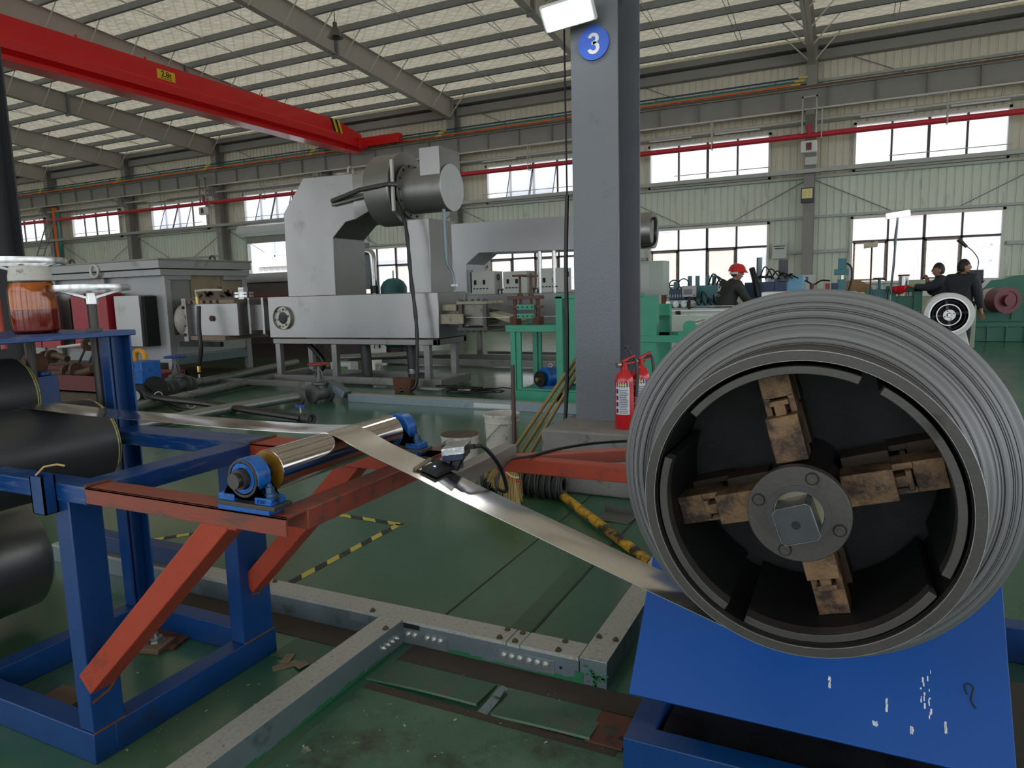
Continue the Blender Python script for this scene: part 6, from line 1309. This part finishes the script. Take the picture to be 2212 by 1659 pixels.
gl = thing('floor_lamp', 'rusty thin post with an unlit square lamp in front of the window', 'lamp', (.26,13,0)); MB().cyl((.27,13,0),(.27,13,2.0),.013,n=8).build('post', rust, gl); MB().obox((.25,12.95,2.0),(.10,0,.01),(0,.06,.03),(0,-.01,.02)).build('lamp_head', M('lamp_pale', (200,196,176), .4), gl); MB().box(.24,.30,12.97,13.03,2.02,2.08).build('bracket', dark_steel, gl)
# green roll stand and gearbox machine
rs2 = thing('green_roll_stand', 'green roll stand with a silver cylinder on top', 'roll stand', (.85,15,0)); MB().box(.60,.74,14.8,15.3,0,1.28).build('side_frame', dgreen, rs2, .01); MB().box(1.02,1.16,14.8,15.3,0,1.28).build('side_frame', dgreen, rs2, .01); MB().box(.58,1.16,14.8,15.3,1.20,1.32).build('cap_beam', dgreen, rs2, .01); MB().box(.66,1.1,14.85,15.2,.75,1.12).build('chock', dgreen, rs2, .01); MB().cyl((.86,15,1.32),(.86,15,1.50),.085,n=22).build('silver_cylinder', bright_steel, rs2); MB().cyl((.86,15,1.49),(.86,15,1.52),.095,n=22).build('cylinder_cap', rust, rs2); MB().cyl((.86,14.84,.92),(.86,14.80,.92),.09,n=20).build('bearing_cover', dgreen, rs2)
for x in (.80,.94): MB().cyl((x,15,1.1),(x,15,1.22),.02,n=10).build('screw', bright_steel, rs2)
rs3 = thing('teal_roll_stand', 'teal roll stand with flat handwheel left of the green stand', 'roll stand', (.4,15,0)); MB().box(.25,.34,14.8,15.2,0,1.30).build('side_frame', teal, rs3, .008); MB().box(.34,.58,14.85,15.2,.9,1.26).build('chock', teal, rs3, .008); MB().cyl((.46,14.84,1.12),(.46,14.80,1.12),.09,n=20).build('bearing_cover', teal, rs3); MB().cyl((.46,15,1.26),(.46,15,1.46),.025,n=12).build('screw', teal, rs3); MB().cyl((.46,15,1.455),(.46,15,1.475),.11,n=24).build('handwheel', rubber, rs3); MB().box(.25,.62,14.85,15.2,0,.9).build('base', teal, rs3)
bx3 = thing('pale_green_cabinet', 'pale green cabinet with a paper notice behind the workers', 'cabinet', (1.35,17,0)); MB().box(1.05,2.3,17,17.6,0,1.42).build('case', M('cabinet_dull_green', (168,176,152), .5), bx3, .01); MB().box(1.22,1.50,16.985,17.0,1.08,1.30).build('paper_notice', white_paint, bx3)
gx3 = thing('gearbox_machine', 'big dark green gearbox machine with a maroon motor', 'machine', (3.2,19,0))
MB().prism([(2.40,.42),(2.43,.92),(2.78,1.36),(3.0,1.38),(3.3,1.46),(4.6,1.46),(4.6,.42)], 18.9, 19.9, 'Y').build('gear_case', dgreen, gx3, .012); MB().prism([(2.33,0),(2.36,.28),(2.44,.45),(4.6,.45),(4.6,0)], 18.75, 20.0, 'Y').build('base_casting', dgreen, gx3, .012)
for x in (2.75,3.1,3.45): MB().box(x,x+.035,18.70,18.78,.02,.34).build('rib', dgreen, gx3)
MB().box(2.36,4.6,18.70,18.8,.33,.43).build('base_ledge', dgreen, gx3, .008); MB().prism([(2.42,1.02),(2.72,1.40),(2.80,1.38),(2.50,.98)],18.86,18.92,'Y').build('pale_edge', M('pale_edge_paint', (196,204,200), .4), gx3)
for x in (2.65,3.2,3.5): MB().prism([(x,.5),(x+.04,.5),(x+.04,.86)],18.84,18.9,'Y').build('web', dgreen, gx3)
MB().cyl((2.72,18.95,.93),(3.02,18.25,.93),.27,n=32).build('motor_drum', maroon, gx3, .01); MB().lathe([(.20,0),(.285,0),(.285,.06),(.20,.06)], (3.0,18.29,.93), (.39,-.92,0), n=40, close=True).build('drum_rim', maroon, gx3); MB().cyl((3.02,18.25,.93),(3.06,18.16,.93),.12,n=24).build('hub', maroon, gx3); MB().cyl((2.78,18.81,.93),(2.88,18.58,.93),.274,n=32,cap=False).build('nameplate', M('plate_pale', (206,196,196), .35, .4), gx3)
dl = thing('gooseneck_lamp', 'thin gooseneck lamp on a dark post behind the gearbox machine', 'lamp', (2.75,19.95,1.2)); MB().box(2.50,2.80,19.95,20.15,1.2,1.62).build('post', M('charcoal_post', (62,64,66), .5), dl); MB().tube([(2.68,20.05,1.62),(2.69,20.05,1.85),(2.58,20.05,2.05),(2.40,20.05,2.22)],.012,6,5).build('gooseneck', rubber, dl); MB().cyl((2.44,20.05,2.17),(2.26,20.05,2.36),.035,.055,n=14).build('lamp_head', rubber, dl)
# take-up wheel with small coil
tw = thing('small_reel', 'black and chrome take-up reel holding a small bright coil', 'reel', (1.10,10.4,.6)); C2 = (1.10,.965)
MB().ring(C2,.22,.275,10.22,10.52,n=64).build('small_coil', M('pale_coil_edge', (176,176,170), .4, .6, .1, 30), tw, .003); MB().ring(C2,.0,.225,10.40,10.44,n=48).build('disc', black_steel, tw); MB().ring(C2,.205,.222,10.22,10.42,n=48).build('rim', bright_steel, tw); MB().ring(C2,.17,.18,10.24,10.4,n=48).build('black_ring', black_steel, tw); MB().ring(C2,.124,.136,10.26,10.42,n=48).build('chrome_ring', bright_steel, tw); MB().ring(C2,.03,.068,10.20,10.24,n=36).build('hub_flange', M('hub_pale', (200,200,194), .3, .6), tw); MB().box(C2[0]-.02,C2[0]+.02,10.17,10.24,C2[1]-.02,C2[1]+.02).build('square_shaft', bright_steel, tw)
for i in range(4): a = i*PI/2+.4; MB().cyl((C2[0]+.052*math.cos(a),10.198,C2[1]+.052*math.sin(a)),(C2[0]+.052*math.cos(a),10.205,C2[1]+.052*math.sin(a)),.008,n=10).build('bolt', black_steel, tw)
for i in range(4): a = i*PI/2+.15; d_ = Vector((math.cos(a),0,math.sin(a))); MB().beam(Vector((C2[0],10.34,C2[1]))+d_*.07, Vector((C2[0],10.34,C2[1]))+d_*.205,.03,.03,(0,1,0)).build('spoke', dark_steel, tw)
MB().prism([(1.16,.0),(1.52,.0),(1.30,.85),(1.10,.85)],10.55,10.9,'Y').build('reel_stand', white_paint, tw, .006)
tbx = thing('hub_bearing_rubble', 'cluttered small machine parts beside the small reel', 'parts', (.95,13,0)); MB().box(.8,1.2,13,13.4,0,.9).build('stand', dark_steel, tbx)
for i in range(8): MB().box(.8+.05*i,.84+.05*i,12.95,13.0,.70+.03*(i%4),.78+.04*(i%3)).build('lug', zinc if i % 2 else black_steel, tbx)
# high bay lamp
X0, Y0, Z0 = -9.2, 14.6, 8.0
# ------------------------------------------------------------------ workers
def skin_obj(name, verts, edges, mat, parent, sub=2, root=0):
    org = Vector(origin(parent)); me = bpy.data.meshes.new(name); me.from_pydata([tuple(Vector(v[:3])-org) for v in verts], edges, [])
    o = bpy.data.objects.new(name, me); COL.objects.link(o)
    o.modifiers.new('skin', 'SKIN'); 
    for i, v in enumerate(verts):
        sv = me.skin_vertices[0].data[i]; r = v[3]; sv.radius = r if isinstance(r, tuple) else (r, r); sv.use_root = (i == root)
    s = o.modifiers.new('sub', 'SUBSURF'); s.levels = s.render_levels = sub
    dg = bpy.context.evaluated_depsgraph_get(); m2 = bpy.data.meshes.new_from_object(o.evaluated_get(dg)); m2.name = name
    m2.materials.clear(); m2.materials.append(mat); m2.polygons.foreach_set('use_smooth', [True]*len(m2.polygons))
    o.modifiers.clear(); o.data = m2; o.parent = parent
    return o
def person(label, px, py, face, lean, h, armL, armR, jacket, helmet=None, headturn=0.0):
    """face: heading (radians, 0 = +X); arms: (shoulder-to-elbow, elbow-to-hand) vectors in the body frame (forward, left, up)"""
    t = thing('person', label, 'person', (px, py, 0)); F = Vector((math.cos(face), math.sin(face), 0)); Lf = Vector((-math.sin(face), math.cos(face), 0)); U = Vector((0,0,1)); k = h/1.72
    base = Vector((px, py, 0))
    def P(f, l, u): return base+F*f*k+Lf*l*k+U*u*k
    tl = lambda u: lean*max(0, u-.95)
    pel, wai, che, nek, hed = P(tl(.95),0,.95), P(tl(1.12),0,1.12), P(tl(1.32),0,1.32), P(tl(1.47)+.01,0,1.47), P(tl(1.56)+.035,0,1.58)
    shL, shR = P(tl(1.40),.185,1.395), P(tl(1.40),-.185,1.395)
    def limb(s, a): e = s+(F*a[0][0]+Lf*a[0][1]+U*a[0][2])*k; return e, e+(F*a[1][0]+Lf*a[1][1]+U*a[1][2])*k
    elL, haL = limb(shL, armL); elR, haR = limb(shR, armR)
    hipL, hipR, knL, knR, anL, anR = P(0,.09,.90), P(0,-.09,.90), P(.03,.10,.50), P(.02,-.10,.50), P(-.02,.11,.09), P(-.04,-.11,.09)
    def q(v, r): return (v.x, v.y, v.z, r)
    V = [q(pel,.11),q(wai,.095),q(che,.10),q(nek,.048),q(P(tl(1.52)+.02,0,1.52),.055),q(shL,.045),q(elL,.036),q(haL,.028),q(shR,.045),q(elR,.036),q(haR,.028),q(hipL,.08),q(knL,.055),q(anL,.04),q(P(.12,.12,.03),.03),q(hipR,.08),q(knR,.055),q(anR,.04),q(P(.10,-.12,.03),.03)]
    E = [(0,1),(1,2),(2,3),(3,4),(2,5),(5,6),(6,7),(2,8),(8,9),(9,10),(0,11),(11,12),(12,13),(13,14),(0,15),(15,16),(16,17),(17,18)]
    # fingers
    for hi, el in ((7, elL), (10, elR)):
        ha = Vector(V[hi][:3]); d = (ha-el).normalized(); sd = d.cross(U if abs(d.z) < .9 else F).normalized()
        pm = len(V); V.append(q(ha+d*.05,.026)); E.append((hi, pm))
        for j, (o_, ln) in enumerate(((-.026,.055),(-.009,.068),(.009,.064),(.026,.050))):
            b = len(V); V.append(q(ha+d*.075+sd*o_,.009)); V.append(q(ha+d*(.075+ln*.55)+sd*o_+U*-.008,.009)); V.append(q(ha+d*(.075+ln)+sd*o_+U*-.022,.0075)); E += [(pm,b),(b,b+1),(b+1,b+2)]
        b = len(V); V.append(q(ha+d*.03+sd*-.035,.011)); V.append(q(ha+d*.065+sd*-.05,.009)); E += [(hi,b),(b,b+1)]
    body = skin_obj('body', V, E, skin, t, 2)
    # head joined into the body mesh
    hd = face+headturn; Fh = Vector((math.cos(hd), math.sin(hd), 0)); Lh = Vector((-math.sin(hd), math.cos(hd), 0)); org = Vector(origin(t))
    def H(f, l, u): return hed+Fh*f*k+Lh*l*k+U*u*k
    mb = MB()
    s0 = len(mb.v); mb.sphere((0,0,0),(1,1,1),20,14)
    for i in range(s0, len(mb.v)):
        x, y, z = mb.v[i]; jaw = 1-.24*max(0,-z); fwd = .095*x*(1 if x > 0 else 1.02); u_ = .125*z
        if x > .6 and z < -.1: fwd += .006
        mb.v[i] = tuple(H(fwd*jaw+.012*max(0,-z), .076*y*jaw, u_+.01))
    for (f_, l_, u_, r) in ((.100,0,.000,(.016,.013,.024)),(.098,0,-.045,(.010,.024,.007)),(.0,.076,.0,(.022,.010,.032)),(.0,-.076,.0,(.022,.010,.032))):
        s0 = len(mb.v); mb.sphere((0,0,0),(1,1,1),10,8)
        for i in range(s0, len(mb.v)):
            x, y, z = mb.v[i]; mb.v[i] = tuple(H(f_+r[0]*x, l_+r[1]*y, u_+r[2]*z))
    hm = mb.mesh('head', skin, tuple(org)); bmx = bmesh.new(); bmx.from_mesh(body.data); bmx.from_mesh(hm); bmx.to_mesh(body.data); bmx.free(); body.data.polygons.foreach_set('use_smooth', [True]*len(body.data.polygons))
    ey = MB()
    for s in (-1, 1): ey.sphere(tuple(H(.088,s*.032,.022)),.010,8,6)
    ey.build('eyes', ink_black, t); br_ = MB()
    for s in (-1, 1): br_.beam(H(.094,s*.018,.045), H(.084,s*.050,.046), .006, .008)
    br_.build('eyebrows', hair_m, t)
    # hair cap
    hr = MB(); hr.sphere((0,0,0),(1,1,1),22,14)
    for i in range(len(hr.v)):
        x, y, z = hr.v[i]; lim = .30 if x > .35 else (-.05 if x > -.1 else -.55)
        zz = max(z, lim); hr.v[i] = tuple(H(.101*x-.005 if x < .35 else .097*x-.004, .080*y, .134*zz+.012))
    if not helmet: hr.build('hair', hair_m, t)
    else:
        MB().xf(Matrix.Identity(4)); hb = MB(); hb.sphere((0,0,0),(1,1,1),22,14)
        for i in range(len(hb.v)):
            x, y, z = hb.v[i]; hb.v[i] = tuple(H(.100*x-.006, .080*y, .10*max(z,-.5 if x < 0 else .1)+.016))
        hb.build('hair', hair_m, t)
        hl_ = MB(); hl_.lathe([(.145,0),(.138,.012),(.132,.05),(.112,.10),(.07,.135),(0,.148)], (0,0,0), n=36)
        tilt = Matrix.Rotation(math.radians(8), 4, 'Y')
        for i in range(len(hl_.v)):
            v = tilt @ Vector(hl_.v[i]); f_ = v.x*1.06+(.035 if v.x > .10 and v.z < .03 else 0); hl_.v[i] = tuple(H(f_, v.y*.88, v.z+.035))
        hl_.build('helmet', helmet_m, t); bdn = MB(); bdn.ring((0,0),.112,.118,-.02,.02,PI*.5,PI*1.5,20)
        for i in range(len(bdn.v)):
            v = bdn.v[i]; bdn.v[i] = tuple(H(v[0]*1.02, v[2]*.84, v[1]+.018))
        bdn.build('helmet_band', white_paint, t)
    # jacket and trousers
    e2 = lambda a, b, f: a+(b-a)*f
    JV = [q(P(tl(.86),0,.86),(.195,.155)),q(wai,(.19,.15)),q(che,(.20,.158)),q(e2(che,nek,.75),(.115,.105)),q(P(tl(1.50)+.012,0,1.505),(.072,.072)),q(shL,.105),q(elL,.076),q(e2(elL,haL,.90),.052),q(shR,.105),q(elR,.076),q(e2(elR,haR,.90),.052)]
    JE = [(0,1),(1,2),(2,3),(3,4),(2,5),(5,6),(6,7),(2,8),(8,9),(9,10)]
    jk = skin_obj('jacket', JV, JE, jacket, t, 2)
    TV = [q(P(0,0,.93),.15),q(hipL,.10),q(knL,.078),q(e2(anL,knL,.08),.062),q(hipR,.10),q(knR,.078),q(e2(anR,knR,.08),.062)]
    skin_obj('trousers', TV, [(0,1),(1,2),(2,3),(0,4),(4,5),(5,6)], trouser_m, t, 2)
    for an, s in ((anL, .12), (anR, -.12)):
        c_ = an+F*.06*k; sh = MB(); sh.sphere((0,0,0),(1,1,1),14,8)
        for i in range(len(sh.v)):
            x, y, z = sh.v[i]; sh.v[i] = tuple(Vector((c_.x, c_.y, .045))+F*.135*x+Lf*.05*y+U*(.045*z if z < 0 else .05*z))
        sh.build('shoe', rubber, t)
    return t, jk, P, haL, haR, tl
pA, jkA, PA, hA, hB, tlA = person('worker in a red helmet and dark jacket with white back print', -2.02, 12.5, math.radians(42), .42, 1.74, ((.10,.10,-.26),(.24,-.02,-.10)), ((.14,-.06,-.27),(.24,.04,-.06)), jacket_m, helmet=True, headturn=math.radians(-25))
# print on the jacket back
Fb = Vector((math.cos(math.radians(42)), math.sin(math.radians(42)), 0)); Lb = Vector((-Fb.y, Fb.x, 0)); bn = (-Fb*.95-Lb*.05+Vector((0,0,.25))).normalized(); bx = Vector((0,0,1)).cross(bn).normalized(); by = bn.cross(bx).normalized()
bc = PA(tlA(1.28), 0, 1.28)-Fb*.02+bn*.185
def bp2(u, v): return bc+bx*u+by*v
m = MB(); m.tube([bp2(-.01,.055),bp2(-.04,.05),bp2(-.045,.03),bp2(-.015,.015),bp2(-.02,-.01),bp2(-.05,-.02)],.0055,5,4); m.tube([bp2(-.02,-.035),bp2(.01,.01),bp2(.035,.055)],.0055,5,4); m.tube([bp2(.0,.012),bp2(.045,.016)],.005,5); m.tube([bp2(.02,.03),bp2(.028,-.035)],.005,5); m.tube([bp2(-.105,-.085),bp2(.055,-.10)],.0035,5); m.tube([bp2(-.10,-.105),bp2(.05,-.12)],.0025,5); m.build('back_print', ink_white, jkA)
pB, jkB, PB_, a1, a2, tlB = person('dark-jacketed worker standing with his head turned to the right, beside the small reel', 1.66, 14.0, math.radians(60), .04, 1.74, ((-.02,.08,-.28),(.02,.02,-.25)), ((.03,-.06,-.28),(.08,-.02,-.25)), jacket_n, headturn=math.radians(-48))
pC, jkC, PC, cL, cR, tlC = person('worker holding out a red helmet with one hand raised to his mouth', 1.46, 14.8, math.radians(185), .06, 1.71, ((.24,.05,-.12),(.26,.02,.04)), ((.10,-.05,-.24),(.10,.14,.26)), jacket_n, headturn=0.12)
hh = thing('held_helmet', 'upturned red safety helmet held out by the worker', 'helmet', tuple(cL+Vector((-.19,0,-.02))))
hc_ = cL+Vector((-.20,-.02,-.03)); MB().lathe([(.150,.04),(.146,.03),(.138,.0),(.118,-.06),(.07,-.10),(0,-.112)], tuple(hc_), n=32).build('shell', helmet_m, hh); MB().lathe([(.128,.035),(.12,.0),(.08,-.06),(0,-.075)], tuple(hc_), n=24).build('liner', M('helmet_liner', (90,30,36), .6), hh)

# ------------------------------------------------------------------ overhead crane and high bay lamp
cr = thing('overhead_crane', 'red overhead crane girder with a yellow load plate and striped end', 'crane', (-16.5, 14, 6.6))
pr = lambda z0s: None
def girder(x0):
    prof = [(-.16,7.60),(.16,7.60),(.16,7.16),(.30,7.08),(.30,6.86),(.07,6.80),(.07,6.66),(.26,6.65),(.26,6.62),(-.26,6.62),(-.26,6.65),(-.07,6.66),(-.07,6.80),(-.30,6.86),(-.30,7.08),(-.16,7.16)]
    m = MB(); n = len(prof); vs = []
    for Y, k in ((1.5,1),(20.4,1),(21.9,.0)):
        for x, z in prof:
            zz = z if k else 6.66+(z-6.62)*(.70); vs.append((x0+x*(1 if k else .75), Y, zz))
    m.add(vs, [(s*n+i, s*n+(i+1)%n, (s+1)*n+(i+1)%n, (s+1)*n+i) for s in range(2) for i in range(n)]+[tuple(range(n)), tuple(range(3*n-1, 2*n-1, -1))]); return m
X0c = -16.75
girder(X0c).build('girder', crane_red, cr, .004)
MB().box(-17.9,-15.1,22.06,22.34,6.95,7.28).build('end_carriage', crane_red, cr, .01); MB().box(-17.0,-16.5,21.6,22.1,6.85,7.2).build('end_joint', crane_red, cr, .01)
for x in (-17.6,-15.4): MB().cyl((x,22.15,6.99),(x,22.25,6.99),.10,n=18).build('wheel', dark_steel, cr)
MB().box(X0c+.161,X0c+.165,13.30,13.85,7.22,7.46).build('load_plate', label_yel, cr); text('2.8t', .20, ink_black, (X0c+.168,13.575,7.355), (0,1,0), (0,0,1), 'load_lettering', cr, .001, .003); MB().box(X0c+.166,X0c+.167,13.40,13.75,7.245,7.26).build('load_smallprint', ink_black, cr)
for i in range(4):
    y0 = 20.30+.12*i; m = MB(); m.add([(X0c+.164,y0,7.17),(X0c+.164,y0+.12,7.17),(X0c+.164,y0-.06,7.60),(X0c+.164,y0-.18,7.60)], [(0,1,2,3)]); m.build('warning_stripe', label_yel if i % 2 else ink_black, cr)
for y in (9.5,13,17,11.2): MB().cyl((X0c+.14,y,7.60),(X0c+.14,y,7.66),.03,n=8).build('rivet_lug', crane_red, cr)
"""
"""
hl.location = (-12.2, 15.2, 8.0); hx, hy_, hz = -12.2, 15.2, 8.05
MB().tube([(hx,hy_,8.75),(hx,hy_,8.36)],.012,6).build('chain', rubber, hl); MB().lathe([(0,.36),(.05,.36),(.06,.24),(.10,.20),(.12,.12),(.20,0),(.21,-.01),(.16,.0),(0,.1)], (hx,hy_,hz-.02), n=28).build('shade', M('dark_lamp_shade', (92,90,86), .4, .5), hl)
